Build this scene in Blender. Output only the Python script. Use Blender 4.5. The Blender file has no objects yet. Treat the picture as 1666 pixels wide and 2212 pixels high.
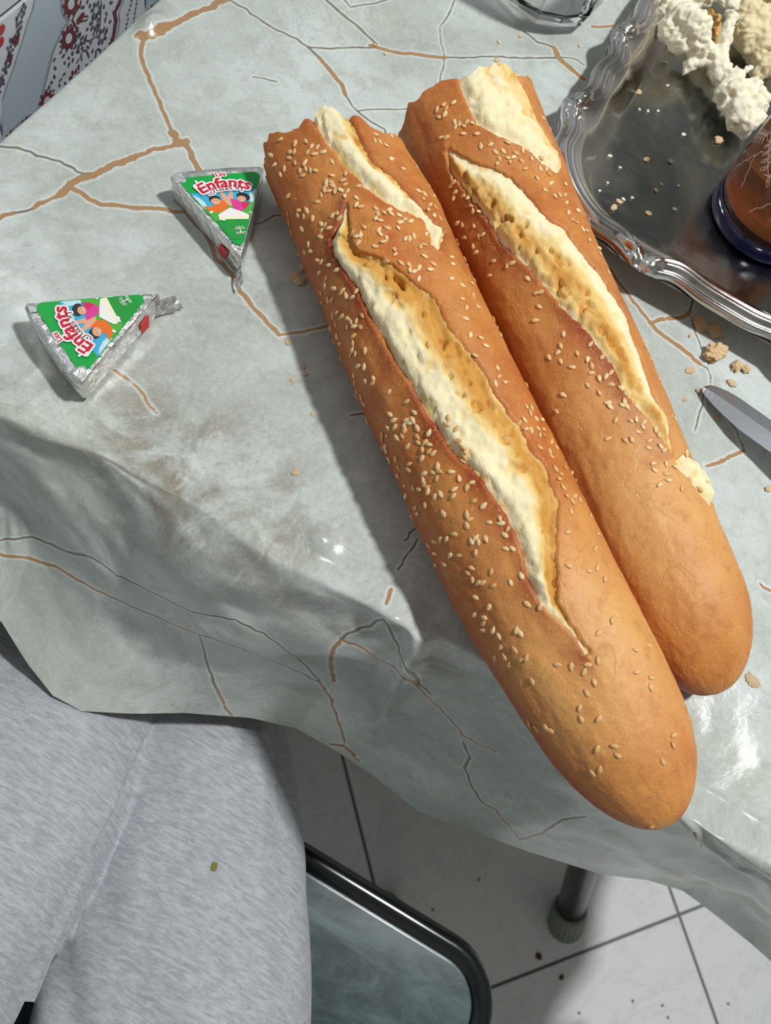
import bpy, bmesh, math, random
import numpy as np
from mathutils import Vector, Matrix
from mathutils.bvhtree import BVHTree

# ------------------------------------------------------------------ camera geometry
FP = 1670.0; CX, CY = 833.0, 1106.0; HC = 0.355; ZT = 0.75
def _n(v): v = np.asarray(v, float); return v/np.linalg.norm(v)
_d = _n([501-CX, 1729-CY, FP]); _x = np.array([1., 0, 0]); _x = _n(_x-_d*(_x@_d))
_R = np.array([_x, np.cross(-_d, _x), -_d])
_a = math.radians(29.2)
_Q = np.array([[math.cos(_a), -math.sin(_a), 0], [math.sin(_a), math.cos(_a), 0], [0, 0, 1]])
RW = _Q@_R                       # photograph directions -> world directions
CAM = np.array([0, 0, ZT+HC])
def ray(px, py): return RW@_n([px-CX, py-CY, FP])
def at(px, py, z):               # the point at height z seen at a pixel
    r = ray(px, py); return CAM+r*((z-CAM[2])/r[2])
def at_x(px, py, X):
    r = ray(px, py); return CAM+r*((X-CAM[0])/r[0])

sc = bpy.context.scene
COL = sc.collection
cam_d = bpy.data.cameras.new('camera'); cam = bpy.data.objects.new('camera', cam_d); COL.objects.link(cam)
M = Matrix.Identity(4)
for j, v in enumerate([(1, 0, 0), (0, -1, 0), (0, 0, -1)]):
    w = RW@np.array(v, float)
    for i in range(3): M[i][j] = w[i]
for i in range(3): M[i][3] = CAM[i]
cam.matrix_world = M
cam_d.sensor_fit = 'HORIZONTAL'; cam_d.sensor_width = 36.0; cam_d.lens = FP/1666*36.0
cam_d.clip_start = 0.02; cam_d.clip_end = 30
cam_d.dof.use_dof = True; cam_d.dof.focus_distance = 0.40; cam_d.dof.aperture_fstop = 15.0
sc.camera = cam

wd = bpy.data.worlds.new('world'); sc.world = wd; wd.use_nodes = True
wd.node_tree.nodes['Background'].inputs[0].default_value = (0.8, 0.9, 1.0, 1)
wd.node_tree.nodes['Background'].inputs[1].default_value = 0.3
LAMP = (0.61, 0.59, 2.40)
ld = bpy.data.lights.new('ceiling_bulb', 'AREA'); ld.shape = 'DISK'; ld.size = 0.13; ld.energy = 30
ld.color = (0.985, 1.0, 0.99)
lo = bpy.data.objects.new('ceiling_bulb', ld); COL.objects.link(lo); lo.location = LAMP
lo.rotation_euler = (Vector((0.1, 0.2, 0.75))-Vector(LAMP)).to_track_quat('-Z', 'Y').to_euler()
sc.view_settings.view_transform = 'Standard'; sc.view_settings.look = 'None'
sc.view_settings.exposure = 0.0; sc.view_settings.gamma = 1.0; sc.view_settings.use_curve_mapping = False
RX0, RX1, RY0, RY1, RZ = -0.315, 2.6, -1.6, 2.2, 2.55

# ------------------------------------------------------------------ noise
_rng = np.random.RandomState(7); _perm = _rng.permutation(256).astype(np.int64); _perm = np.concatenate([_perm, _perm, _perm])
_g = _rng.normal(size=(256, 3)); _g /= np.linalg.norm(_g, axis=1)[:, None]
def pn(x, y, z=0.0):
    x, y, z = np.broadcast_arrays(np.asarray(x, float), np.asarray(y, float), np.asarray(z, float))
    xi, yi, zi = np.floor(x).astype(np.int64), np.floor(y).astype(np.int64), np.floor(z).astype(np.int64)
    xf, yf, zf = x-xi, y-yi, z-zi
    f = lambda t: t*t*t*(t*(t*6-15)+10)
    u, v, w = f(xf), f(yf), f(zf); out = 0
    for a in (0, 1):
        for b in (0, 1):
            for c in (0, 1):
                h = _perm[_perm[_perm[(xi+a) & 255]+((yi+b) & 255)]+((zi+c) & 255)]
                g = _g[h]
                d = g[..., 0]*(xf-a)+g[..., 1]*(yf-b)+g[..., 2]*(zf-c)
                out = out+d*(u if a else 1-u)*(v if b else 1-v)*(w if c else 1-w)
    return out*1.6
def fbm(x, y, z=0.0, o=4):
    s, a, t = 0, 1.0, 0
    for k in range(o):
        s = s+a*pn(x*2**k+k*7.3, y*2**k+k*3.1, z*2**k+k*1.7); t += a; a *= .5
    return s/t*1.6
def sstep(a, b, x): t = np.clip((x-a)/(b-a), 0, 1); return t*t*(3-2*t)

# ------------------------------------------------------------------ object helpers
def tag(o, label=None, cat=None, group=None, kind=None):
    if label: o['label'] = label
    if cat: o['category'] = cat
    if group: o['group'] = group
    if kind: o['kind'] = kind
    return o
def empty(name, loc=(0, 0, 0), rz=0):
    o = bpy.data.objects.new(name, None); COL.objects.link(o); o.location = loc; o.rotation_euler[2] = rz
    o.empty_display_size = .02; return o
def mobj(name, me, m=None, parent=None, smooth=True):
    o = bpy.data.objects.new(name, me); COL.objects.link(o)
    if m is not None and not me.materials: me.materials.append(m)
    if smooth and len(me.polygons): me.polygons.foreach_set('use_smooth', np.ones(len(me.polygons), bool))
    if parent is not None: o.parent = parent
    return o
def mesh_np(name, V, F, attrs=None):
    V = np.asarray(V, np.float32); F = np.asarray(F, np.int32)
    me = bpy.data.meshes.new(name); k = F.shape[1]
    me.vertices.add(len(V)); me.vertices.foreach_set('co', V.ravel())
    me.loops.add(F.size); me.loops.foreach_set('vertex_index', F.ravel())
    me.polygons.add(len(F)); me.polygons.foreach_set('loop_start', np.arange(0, F.size, k, dtype=np.int32))
    me.update(calc_edges=True); me.validate()
    for n, a in (attrs or {}).items():
        a = np.asarray(a, np.float32)
        if a.ndim == 1: at_ = me.attributes.new(n, 'FLOAT', 'POINT'); at_.data.foreach_set('value', a)
        else: at_ = me.attributes.new(n, 'FLOAT_VECTOR', 'POINT'); at_.data.foreach_set('vector', a.ravel())
    return me
def grid_faces(nu, nv, wrap=False):
    i = np.arange(nu-1)[:, None]; j = np.arange(nv if wrap else nv-1)[None, :]; j2 = (j+1) % nv
    return np.stack([i*nv+j, (i+1)*nv+j, (i+1)*nv+j2, i*nv+j2], -1).reshape(-1, 4)
def bm_obj(name, bm, m, parent=None, smooth=False, bevel=0, seg=2):
    if bevel:
        bmesh.ops.bevel(bm, geom=[e for e in bm.edges if len(e.link_faces) == 2 and e.calc_face_angle(0) > .5], offset=bevel, segments=seg, affect='EDGES', profile=.6)
    bmesh.ops.recalc_face_normals(bm, faces=bm.faces)
    me = bpy.data.meshes.new(name); bm.to_mesh(me); bm.free(); return mobj(name, me, m, parent, smooth)
def prism(bm, pts, z0, z1):
    a = [bm.verts.new((p[0], p[1], z0)) for p in pts]; b = [bm.verts.new((p[0], p[1], z1)) for p in pts]
    bm.faces.new(a[::-1]); bm.faces.new(b); n = len(pts)
    for i in range(n): bm.faces.new((a[i], a[(i+1) % n], b[(i+1) % n], b[i]))
def box(bm, x0, x1, y0, y1, z0, z1): prism(bm, [(x0, y0), (x1, y0), (x1, y1), (x0, y1)], z0, z1)
def lathe(prof, n=48, cap=True):
    bm = bmesh.new(); rings = []
    for r, z in prof: rings.append([bm.verts.new((r*math.cos(2*math.pi*k/n), r*math.sin(2*math.pi*k/n), z)) for k in range(n)])
    for a, b in zip(rings, rings[1:]):
        for k in range(n): bm.faces.new((a[k], a[(k+1) % n], b[(k+1) % n], b[k]))
    if cap: bm.faces.new(rings[0][::-1]); bm.faces.new(rings[-1])
    return bm
def tube(bm, pts, rad, n=12, cap=True):
    pts = [Vector(p) for p in pts]; rs = rad if hasattr(rad, '__len__') else [rad]*len(pts); prev = None; up = Vector((0, 0, 1)); rings = []
    for i, p in enumerate(pts):
        t = (pts[min(i+1, len(pts)-1)]-pts[max(i-1, 0)]).normalized()
        if prev is None: s = t.cross(up if abs(t.z) < .9 else Vector((1, 0, 0))).normalized()
        else: s = (prev-t*prev.dot(t)).normalized()
        prev = s; b = t.cross(s)
        rings.append([bm.verts.new(p+(s*math.cos(2*math.pi*k/n)+b*math.sin(2*math.pi*k/n))*rs[i]) for k in range(n)])
    for a, b in zip(rings, rings[1:]):
        for k in range(n): bm.faces.new((a[k], a[(k+1) % n], b[(k+1) % n], b[k]))
    if cap: bm.faces.new(rings[0][::-1]); bm.faces.new(rings[-1])
def lin(c): return tuple((v/12.92 if v <= .04045 else ((v+.055)/1.055)**2.4) for v in c)
def rgb(r, g, b): return lin((r/255, g/255, b/255))+(1,)

# ------------------------------------------------------------------ node helpers
class NT:
    def __init__(s, name):
        s.m = bpy.data.materials.new(name); s.m.use_nodes = True; s.t = s.m.node_tree
        s.b = s.t.nodes['Principled BSDF']; s.out = s.t.nodes['Material Output']
    def n(s, typ, **kw):
        nd = s.t.nodes.new(typ)
        for k, v in kw.items():
            if k.startswith('i_'): s.set(nd.inputs[int(k[2:]) if k[2:].isdigit() else k[2:].replace('_', ' ')], v)
            else: setattr(nd, k, v)
        return nd
    def set(s, inp, v):
        if isinstance(v, bpy.types.NodeSocket): s.t.links.new(v, inp)
        else: inp.default_value = v
    def P(s, **kw):
        for k, v in kw.items(): s.set(s.b.inputs[k.replace('_', ' ')], v)
    def attr(s, name): return s.n('ShaderNodeAttribute', attribute_name=name).outputs['Fac']
    def math(s, op, a, b=0.0, c=0.0):
        nd = s.t.nodes.new('ShaderNodeMath'); nd.operation = op
        s.set(nd.inputs[0], a); s.set(nd.inputs[1], b); s.set(nd.inputs[2], c); return nd.outputs[0]
    def ramp(s, f, a, b, va=0.0, vb=1.0):
        nd = s.t.nodes.new('ShaderNodeMapRange'); nd.interpolation_type = 'SMOOTHSTEP'
        for i, v in enumerate((f, a, b, va, vb)): s.set(nd.inputs[i], v)
        return nd.outputs[0]
    def mix(s, f, a, b, mode='MIX'):
        nd = s.t.nodes.new('ShaderNodeMix'); nd.data_type = 'RGBA'; nd.blend_type = mode
        s.set(nd.inputs[0], f); s.set(nd.inputs[6], a); s.set(nd.inputs[7], b); return nd.outputs[2]
    def coord(s, scale=(1, 1, 1), kind='Object', rot=(0, 0, 0)):
        tc = s.t.nodes.new('ShaderNodeTexCoord'); mp = s.t.nodes.new('ShaderNodeMapping')
        s.t.links.new(tc.outputs[kind], mp.inputs[0]); mp.inputs['Scale'].default_value = scale; mp.inputs['Rotation'].default_value = rot
        return mp.outputs[0]
    def noise(s, vec, scale, detail=4.0, rough=.55, dist=0.0, out=0):
        nd = s.t.nodes.new('ShaderNodeTexNoise'); s.set(nd.inputs['Vector'], vec)
        nd.inputs['Scale'].default_value = scale; nd.inputs['Detail'].default_value = detail
        nd.inputs['Roughness'].default_value = rough; nd.inputs['Distortion'].default_value = dist; return nd.outputs[out]
    def voro(s, vec, scale, feat='F1'):
        nd = s.t.nodes.new('ShaderNodeTexVoronoi'); nd.feature = feat; s.set(nd.inputs['Vector'], vec); nd.inputs['Scale'].default_value = scale
        return nd
    def bump(s, h, strength, dist=.001, normal=None):
        nd = s.t.nodes.new('ShaderNodeBump'); nd.inputs['Strength'].default_value = strength; nd.inputs['Distance'].default_value = dist
        s.set(nd.inputs['Height'], h)
        if normal is not None: s.set(nd.inputs['Normal'], normal)
        s.set(s.b.inputs['Normal'], nd.outputs[0]); return nd.outputs[0]
def plain(name, c, rough=.5, metal=0.0, **kw):
    t = NT(name); t.P(Base_Color=c, Roughness=rough, Metallic=metal, **kw); return t.m

# ------------------------------------------------------------------ the room
def m_floor_tile():
    t = NT('glossy_floor_tile'); v = t.coord(kind='Generated'); c = t.coord()
    n1 = t.noise(c, 5, 8, .7, 1.5); n2 = t.noise(c, 24, 4)
    vein = t.ramp(t.math('ABSOLUTE', t.math('SUBTRACT', n1, .5)), 0.0, .02, 1, 0)
    sp = t.ramp(t.voro(c, 45).outputs['Distance'], .0, .09, 1, 0)
    a = t.mix(n2, rgb(236, 238, 240), rgb(243, 245, 247))
    a = t.mix(t.math('MULTIPLY', vein, .16), a, rgb(160, 166, 168))
    t.P(Base_Color=a, Roughness=.22); t.set(t.b.inputs['Specular IOR Level'], .45); return t.m
M_TILE = m_floor_tile()
M_GROUT = plain('grout', rgb(120, 122, 120), .9)
M_WALLP = plain('wall_paint', rgb(216, 214, 208), .85)
def clip_poly(P, x0, x1, y0, y1):
    for ax, val, sg in ((0, x0, 1), (0, x1, -1), (1, y0, 1), (1, y1, -1)):
        Qp = []
        for i in range(len(P)):
            a, b = P[i], P[(i+1) % len(P)]; da, db = sg*(a[ax]-val), sg*(b[ax]-val)
            if da >= 0: Qp.append(a)
            if (da < 0) != (db < 0):
                t = da/(da-db); Qp.append((a[0]+(b[0]-a[0])*t, a[1]+(b[1]-a[1])*t))
        P = Qp
        if len(P) < 3: return []
    return P
bm = bmesh.new(); box(bm, RX0-.1, RX1, RY0, RY1, -.1, -.0025)
floor = tag(bm_obj('floor', bm, M_GROUT), kind='structure')
F0 = at(1467, 1976, 0)[:2]; TS = .4005
for i in range(-8, 9):
    for j in range(-8, 9):
        c = math.sqrt(.5); g = .0022
        def rot(u, v): return (F0[0]+c*(u-v), F0[1]+c*(u+v))
        P = [rot(i*TS+g, j*TS+g), rot((i+1)*TS-g, j*TS+g), rot((i+1)*TS-g, (j+1)*TS-g), rot(i*TS+g, (j+1)*TS-g)]
        P = clip_poly(P, RX0+.002, RX1-.002, RY0+.002, RY1-.002)
        P = [p for k, p in enumerate(P) if (Vector(p)-Vector(P[k-1])).length > .004]
        if len(P) < 3: continue
        bm = bmesh.new(); prism(bm, P, -.0025, 0.0)
        bmesh.ops.recalc_face_normals(bm, faces=bm.faces)
        bm_obj('tile', bm, M_TILE, floor)
def panel(name, x0, x1, y0, y1, z0, z1, m):
    bm = bmesh.new(); box(bm, x0, x1, y0, y1, z0, z1); return tag(bm_obj(name, bm, m), kind='structure')
wall_l = panel('wall_left', RX0-.12, RX0-.006, RY0, RY1, 0, RZ, M_GROUT)
panel('wall_far', RX0-.1, RX1, RY1, RY1+.1, 0, RZ, M_WALLP)
panel('wall_right', RX1, RX1+.1, RY0, RY1, 0, RZ, M_WALLP)
panel('wall_near', RX0-.1, RX1, RY0-.1, RY0, 0, RZ, M_WALLP)
panel('ceiling', RX0-.1, RX1+.1, RY0-.1, RY1+.1, RZ, RZ+.1, M_WALLP)

# patterned wall tiles: .14 wide, .25 high, printed with flowers between scalloped bands
M_WT = plain('glazed_wall_tile', rgb(186, 190, 196), .16)
M_PB = plain('pale_blue_print', rgb(160, 172, 182), .2)
M_PD = plain('dark_print', rgb(84, 78, 90), .25)
M_PM = plain('maroon_print', rgb(104, 52, 58), .25)
M_PR = plain('red_print', rgb(160, 40, 52), .25)
M_PG = plain('grey_line_print', rgb(122, 128, 136), .25)
YJ, ZJ, TW, TH = .243, .783, .1395, .25
def wt(px, py):
    p = at_x(px, py, RX0); return (p[1], p[2])
class Print:                       # flat ink shapes on the wall plane (y, z)
    def __init__(s): s.bms = {}
    def bm(s, m): return s.bms.setdefault(m.name, (m, bmesh.new()))[1]
    def poly(s, m, pts, d=.0):
        b = s.bm(m); vs = [b.verts.new((.0004+d, p[0], p[1])) for p in pts]
        try: b.faces.new(vs)
        except ValueError: pass
    def line(s, m, pts, w, d=0.0):
        pts = [Vector((p[0], p[1])) for p in pts]; b = s.bm(m); L = []
        for i, p in enumerate(pts):
            t = (pts[min(i+1, len(pts)-1)]-pts[max(i-1, 0)]).normalized(); nn = Vector((-t.y, t.x))*w/2
            L.append((b.verts.new((.0004+d, *(p+nn))), b.verts.new((.0004+d, *(p-nn)))))
        for a, c in zip(L, L[1:]): b.faces.new((a[0], c[0], c[1], a[1]))
    def flower(s, m, c, r, n=8, core=None, rot=0, d=0.0001):
        for k in range(n):
            a = rot+2*math.pi*k/n
            def q(rr, aa): return (c[0]+rr*math.cos(aa), c[1]+rr*math.sin(aa))
            s.poly(m, [q(r*.35, a-.34), q(r*.62, a-.36), q(r, a), q(r*.62, a+.36), q(r*.35, a+.34)], d)
        if core: s.poly(core, [(c[0]+r*.36*math.cos(t*.52), c[1]+r*.36*math.sin(t*.52)) for t in range(12)], d+.0001)
    def ell(s, m, c, a, b_, th=0, d=0.0001):
        s.poly(m, [(c[0]+a*math.cos(t*.7)*math.cos(th)-b_*math.sin(t*.7)*math.sin(th), c[1]+a*math.cos(t*.7)*math.sin(th)+b_*math.sin(t*.7)*math.cos(th)) for t in range(9)], d)
pr = Print(); rnd = random.Random(4)
band_l = [(74, 0), (70, 20), (60, 45), (47, 90), (38, 115), (27, 150), (15, 180), (5, 215)]
band_r = [(134, -6), (134, 15), (140, 32), (150, 43), (138, 58), (128, 80), (115, 110), (105, 150), (95, 190), (86, 225), (80, 243), (62, 248), (50, 258), (30, 275), (18, 292), (12, 320)]
zone = [(142, 0), (260, 0), (246, 25), (248, 50), (240, 90), (226, 125), (190, 165), (130, 225), (85, 258), (60, 300), (30, 330), (16, 330), (24, 290), (50, 265), (84, 250), (100, 190), (118, 118), (135, 78), (154, 45)]
pr.poly(M_PB, [wt(*p) for p in band_l+[(5, 330)]+band_r[::-1]], -.0002)
pr.line(M_PG, [wt(*p) for p in band_r], .0009)
pr.line(M_PG, [wt(p[0]-4, p[1]+3) for p in band_r], .0005)
pr.line(M_PG, [wt(*p) for p in band_l], .0008)
pr.line(M_PM, [wt(*p) for p in [(262, -8), (256, 8), (247, 27), (250, 45), (245, 75), (240, 98), (230, 122)]], .0032)
pr.line(M_PG, [wt(*p) for p in [(270, -8), (262, 10), (256, 28), (258, 45), (254, 70), (247, 98), (240, 118)]], .0008)
for p, r in (((147, 82), 15), ((100, 217), 14), ((152, 8), 15), ((58, 270), 12), ((24, 300), 12)):
    c = wt(*p); e = wt(p[0]+r, p[1]); pr.flower(M_PM, c, abs(e[0]-c[0])*1.15+.002, 9, M_WT)
pr.line(M_PM, [wt(*p) for p in [(174, 0), (172, 12), (162, 26), (155, 42), (162, 55), (168, 68)]], .0014)
pr.ell(M_PM, wt(173, 38), .0042, .0020, .3); pr.line(M_PM, [wt(*p) for p in [(165, 42), (175, 34), (190, 34), (188, 42), (172, 46)]], .0008)
pr.line(M_PD, [wt(*p) for p in [(218, 0), (217, 30), (215, 55), (206, 78), (192, 88), (180, 84)]], .0009)
for p in [(168, 88), (220, 76), (204, 48), (207, 20), (160, 165)]:
    c = wt(*p)
    for k in range(7):
        a = k*.9; pr.ell(M_PM if p[0] == 160 else M_PD, (c[0]+.0036*math.cos(a), c[1]+.0036*math.sin(a)), .0018, .0011, a)
pr.line(M_PD, [wt(*p) for p in [(176, 130), (174, 118), (178, 108), (186, 108), (190, 118), (192, 124)]], .0012)
pr.line(M_PD, [wt(*p) for p in [(205, 112), (210, 105), (217, 108), (216, 114)]], .0014)
pr.line(M_PG, [wt(*p) for p in [(196, 128), (202, 138), (210, 130), (208, 120)]], .0009)
def inside(p, poly):
    c = False
    for i in range(len(poly)):
        a, b = poly[i-1], poly[i]
        if (a[1] > p[1]) != (b[1] > p[1]) and p[0] < (b[0]-a[0])*(p[1]-a[1])/(b[1]-a[1])+a[0]: c = not c
    return c
taken = [(147, 82, 17), (100, 217, 16), (152, 8, 17), (173, 38, 17), (160, 165, 13), (220, 76, 12), (204, 48, 10), (207, 20, 10), (168, 88, 10), (184, 118, 12)]
for k in range(900):
    p = (rnd.uniform(16, 258), rnd.uniform(0, 325))
    if not inside(p, zone) or any((p[0]-q[0])**2+(p[1]-q[1])**2 < (q[2]+3)**2 for q in taken): continue
    taken.append((p[0], p[1], 6.5)); c = wt(*p); th = rnd.uniform(0, 3)
    pr.ell(M_PD if rnd.random() < .8 else M_PM, c, rnd.uniform(.0011, .0020), rnd.uniform(.0006, .0010), th)
for k in range(26):                # narrow stripe right of the maroon line
    y = k*5-5; x = 282-8*math.sin(y*.02)-y*.02; pr.ell(M_PD, wt(x+rnd.uniform(-2, 2), y), .0010, .0007, rnd.uniform(0, 3)) if k % 2 else pr.ell(M_PD, wt(x+13, y+2), .0011, .0007, rnd.uniform(0, 3))
for k in range(26):
    x = 66-k*2.3; y = 8+k*7.6
    for q in range(2): pr.ell(M_PD, wt(x-8-16*rnd.random(), y+4*q), .0012, .0008, rnd.uniform(0, 3))
for p in [((42, 72), (38, 95), (18, 90), (28, 78)), ((27, 116), (22, 142), (14, 118), (20, 116))]: pr.poly(M_PM, [wt(*q) for q in p], .0001)
for p in [(2, 63), (0, 90), (2, 318)]: pr.ell(M_PR, wt(*p), .003, .0022, .5)
print_meshes = []
for k, (m, b) in pr.bms.items():
    me = bpy.data.meshes.new('floral_print'); b.to_mesh(me); b.free(); me.materials.append(m); print_meshes.append(me)
bmt = bmesh.new(); box(bmt, -.006, 0, .0007, TW-.0007, .0007, TH-.0007)
bmesh.ops.bevel(bmt, geom=bmt.edges[:], offset=.0009, segments=1, affect='EDGES')
me_t = bpy.data.meshes.new('tile'); bmt.to_mesh(me_t); bmt.free()
r0 = int((ZJ)//TH)+1
for iy in range(-7, 14):
    for iz in range(0, 8):
        y = YJ+iy*TW; z = ZJ+(iz-r0)*TH
        if y < RY0 or y+TW > RY1 or z < -.01 or z+TH > RZ or z > 1.9: continue
        o = mobj('tile', me_t, M_WT, wall_l, False); o.location = (RX0, y, z)
        if abs(iy) <= 3 and abs(iz-r0) <= 2:
            for me in print_meshes:
                q = mobj('floral_print', me, None, o, False); q.location = (0, -YJ, -(ZJ-TH)); q['kind'] = 'stuff'
                if abs(iy) > 1: pass

# ------------------------------------------------------------------ table
XL, XR, YN, YF = -.288, .505, .114, .960
M_WOOD = plain('table_board', rgb(150, 120, 86), .6)
M_TUBE = plain('dark_brown_tube', rgb(50, 34, 40), .24)
M_CAP = plain('grey_rubber_cap', rgb(112, 118, 110), .6)
table = tag(empty('dining_table', ((XL+XR)/2, (YN+YF)/2, 0)), 'folding table with dark tubular legs and ribbed grey feet under the stone-print cover', 'table')
TB = Vector(table.location)
def under(o, root): o.location = -Vector(root.location); return o
bm = bmesh.new(); box(bm, XL+.004, XR-.004, YN+.022, YF-.004, .722, .7440)
under(bm_obj('table_board', bm, M_WOOD, table, False, .003), table)
fx, fy = at(1222, 2000, .012)[:2]
def leg(foot, top, name='leg'):
    f = Vector(foot); t = Vector(top); d = (t-f).normalized()
    bm = bmesh.new(); tube(bm, [f+d*.012, t], .0175, 20)
    lg = under(bm_obj('leg', bm, M_TUBE, table, True), table)
    bm = bmesh.new(); n = 88; rings = []
    s = d.cross(Vector((1, 0, 0))).normalized(); b = d.cross(s)
    for q, (h, r) in enumerate([(0, .021), (.004, .0238), (.03, .0232), (.062, .0215), (.066, .019), (.066, .0170)]):
        rings.append([bm.verts.new(f+d*h+(s*math.cos(k*2*math.pi/n)+b*math.sin(k*2*math.pi/n))*(r-(.0013 if k % 4 < 1 and 0 < q < 4 else 0))) for k in range(n)])
    for a_, b_ in zip(rings, rings[1:]):
        for k in range(n): bm.faces.new((a_[k], a_[(k+1) % n], b_[(k+1) % n], b_[k]))
    bm.faces.new(rings[0][::-1])
    mn = min(v.co.z for v in bm.verts)
    for v in bm.verts: v.co.z -= mn*max(0, 1-(v.co.z-mn)/.05)
    c = bm_obj('foot_cap', bm, M_CAP, lg, False)
leg((fx, fy, .010), (fx-.325, fy+.23, .722))
leg((fx, YF+YN-fy, .010), (fx-.205, YF+YN-fy-.26, .722))
leg((-.245, fy+.10, .010), (-.045, fy+.36, .722))
leg((-.245, YF+YN-fy-.1, .010), (-.045, YF+YN-fy-.33, .722))

# ------------------------------------------------------------------ tablecloth
HEM = []                           # s along the near edge -> hem point, read from the picture at believable heights
for s, px, py, z in [(-.235, -45, 1325, .630), (-.185, 2, 1345, .622), (-.155, 60, 1440, .614), (-.135, 112, 1505, .608), (-.110, 175, 1537, .604), (-.075, 290, 1538, .603), (-.04, 400, 1537, .600),
                     (-.01, 540, 1550, .592), (.02, 640, 1575, .582), (.045, 730, 1625, .574), (.065, 800, 1668, .566), (.092, 905, 1750, .558), (.165, 1140, 1840, .555), (.215, 1300, 1888, .552),
                     (.250, 1400, 1905, .545), (.275, 1470, 1930, .538), (.315, 1560, 2000, .52), (.365, 1666, 2085, .50)]:
    p = at(px, py, z); HEM.append((s, *p))
HEM.insert(0, (-.288, -.30, .010, .635)); HEM += [(.41, .435, .082, .50), (.505, .525, .07, .50)]
HEM = np.array(HEM)
def cloth_grid():
    def axis(a, b, lo, hi, fine, coarse):
        v = [lo]
        while v[-1] < hi:
            x = v[-1]; v.append(x+(fine if a <= x < b else coarse))
        return np.array(v)
    U = axis(-.296, .42, XL-.17, XR+.2, .0009, .006); V = axis(YN-.21, .66, YN-.205, YF+.2, .0009, .008)
    return U, V
U, V = cloth_grid(); uu, vv = np.meshgrid(U, V, indexing='ij')
def cloth_pos(u, v):
    x = np.clip(u, XL, XR); y = np.clip(v, YN, YF)
    l = np.maximum(0, XL-u); r = np.maximum(0, u-XR); n = np.maximum(0, YN-v); f = np.maximum(0, v-YF)
    w = np.clip(n/.205, 0, 1)
    h = [np.interp(x, HEM[:, 0], HEM[:, k]) for k in (1, 2, 3)]
    lump = fbm(x*7+3, 1.7, 0, 2)
    E = [x, YN+0*x, ZT+0*x]
    flare = sstep(.03, -.12, x)
    P1 = [x, YN-.020-.034*flare-.008*lump, ZT-.001+.004*lump]
    P2 = [h[0]*.8+x*.2, h[1]+.020+(YN-.008-h[1]-.020)*flare, h[2]+.070-.030*flare+.01*lump]
    wk = np.linspace(0, 1, 48); bk = [(1-wk)**3, 3*wk*(1-wk)**2, 3*wk*wk*(1-wk), wk**3]   # even spacing along the curve, so the print is not stretched
    for i in range(w.shape[0]):
        Ck = np.stack([sum(bk[q][:]*Pq[q_][i, 0] for q, Pq in enumerate((E, P1, P2, h))) for q_ in range(3)], 1)
        Lk = np.concatenate([[0], np.cumsum(np.linalg.norm(np.diff(Ck, axis=0), axis=1))]); w[i] = np.interp(w[i], Lk/Lk[-1], wk)
    b0, b1, b2, b3 = (1-w)**3, 3*w*(1-w)**2, 3*w*w*(1-w), w**3
    X = b0*E[0]+b1*P1[0]+b2*P2[0]+b3*h[0]
    Y = b0*E[1]+b1*P1[1]+b2*P2[1]+b3*h[1]
    Z = b0*E[2]+b1*P1[2]+b2*P2[2]+b3*h[2]
    on = n <= 0
    X = np.where(on, x, X); Y = np.where(on, y-.0*x, Y); Z = np.where(on, ZT, Z)
    # blend the first centimetre so that the edge is soft
    k = np.where(on, np.exp(-((y-YN)/.010)), 0); Y = Y+k*.006*0; 
    # folds on the drape
    a = sstep(.02, .3, w); fold = fbm(u*7+w*1.3, w*1.3+4, 0, 2)*.011+fbm(u*16-w*4, w*2.2, 3, 2)*.0030*(.4+1.6*sstep(.16, .3, u))
    edge = sstep(.0, .12, w)*(1-sstep(.75, 1.0, w)*.75)
    Y = Y-fold*edge; Z = Z+fbm(u*16, w*4, 9, 3)*.006*edge
    # crease running down from the pucker, and the long crease towards the right corner
    cr = np.exp(-(((u-.035)-.02*w)/.006)**2)*sstep(.0, .15, w)*(1-sstep(.5, .9, w)); Y = Y-.007*cr; Z = Z+.003*cr
    for c0, sl, am, wd_ in ((.21, .55, .010, .010), (.25, .75, .008, .007), (.17, .85, .006, .006), (-.10, -.3, .006, .02)):
        q = np.exp(-((w-(.12+(u-c0)*sl*4))/(wd_*9))**2)*sstep(c0-.06, c0, u)*sstep(0, .10, w); Y = Y-am*q*1.3; Z = Z+am*q*.6
    # top: slight unevenness, stronger close to the near edge on the left
    near = np.exp(-np.maximum(0, v-YN)/.035)*on
    Z = Z+on*(fbm(u*13, v*13, 2, 3)*.0007+.0004+fbm(u*60, v*60, 5, 2)*.00015)+near*on*(-.0022+fbm(u*22, v*20, 5, 3)*.0026)
    Z = Z+np.where(on, 0, (1-sstep(0, .2, w))*(-.0018+fbm(u*22, YN*20, 5, 3)*.0026*(1-sstep(0, .35, w))))
    puck = np.exp(-(((u-.022)/.010)**2+((v-.108)/.012)**2)); Z = Z+puck*.006; Y = Y-puck*.003
    pk2 = np.exp(-(((u+.028)/.007)**2+((v-.120)/.006)**2)); Z = Z+pk2*.003
    # other sides
    def side(o, q): return .007*(1-np.exp(-q/.007))
    X = X-np.where(l > 0, side(None, l), 0)+np.where(r > 0, side(None, r)+r*.10, 0)
    Z = Z-np.maximum(0, l-.004*(1-np.exp(-l/.004)))-np.maximum(0, r-.004*(1-np.exp(-r/.004)))*.97
    Y = np.where(f > 0, YF+.007*(1-np.exp(-f/.007))+f*.1, Y); Z = Z-np.maximum(0, f-.004*(1-np.exp(-f/.004)))*.97
    X = X+np.where(r > 0, fbm(v*9, r*3, 1, 2)*.02*np.clip(r/.1, 0, 1), 0); Y = Y+np.where(f > 0, fbm(u*9, f*3, 1, 2)*.02*np.clip(f/.1, 0, 1), 0)
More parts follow.
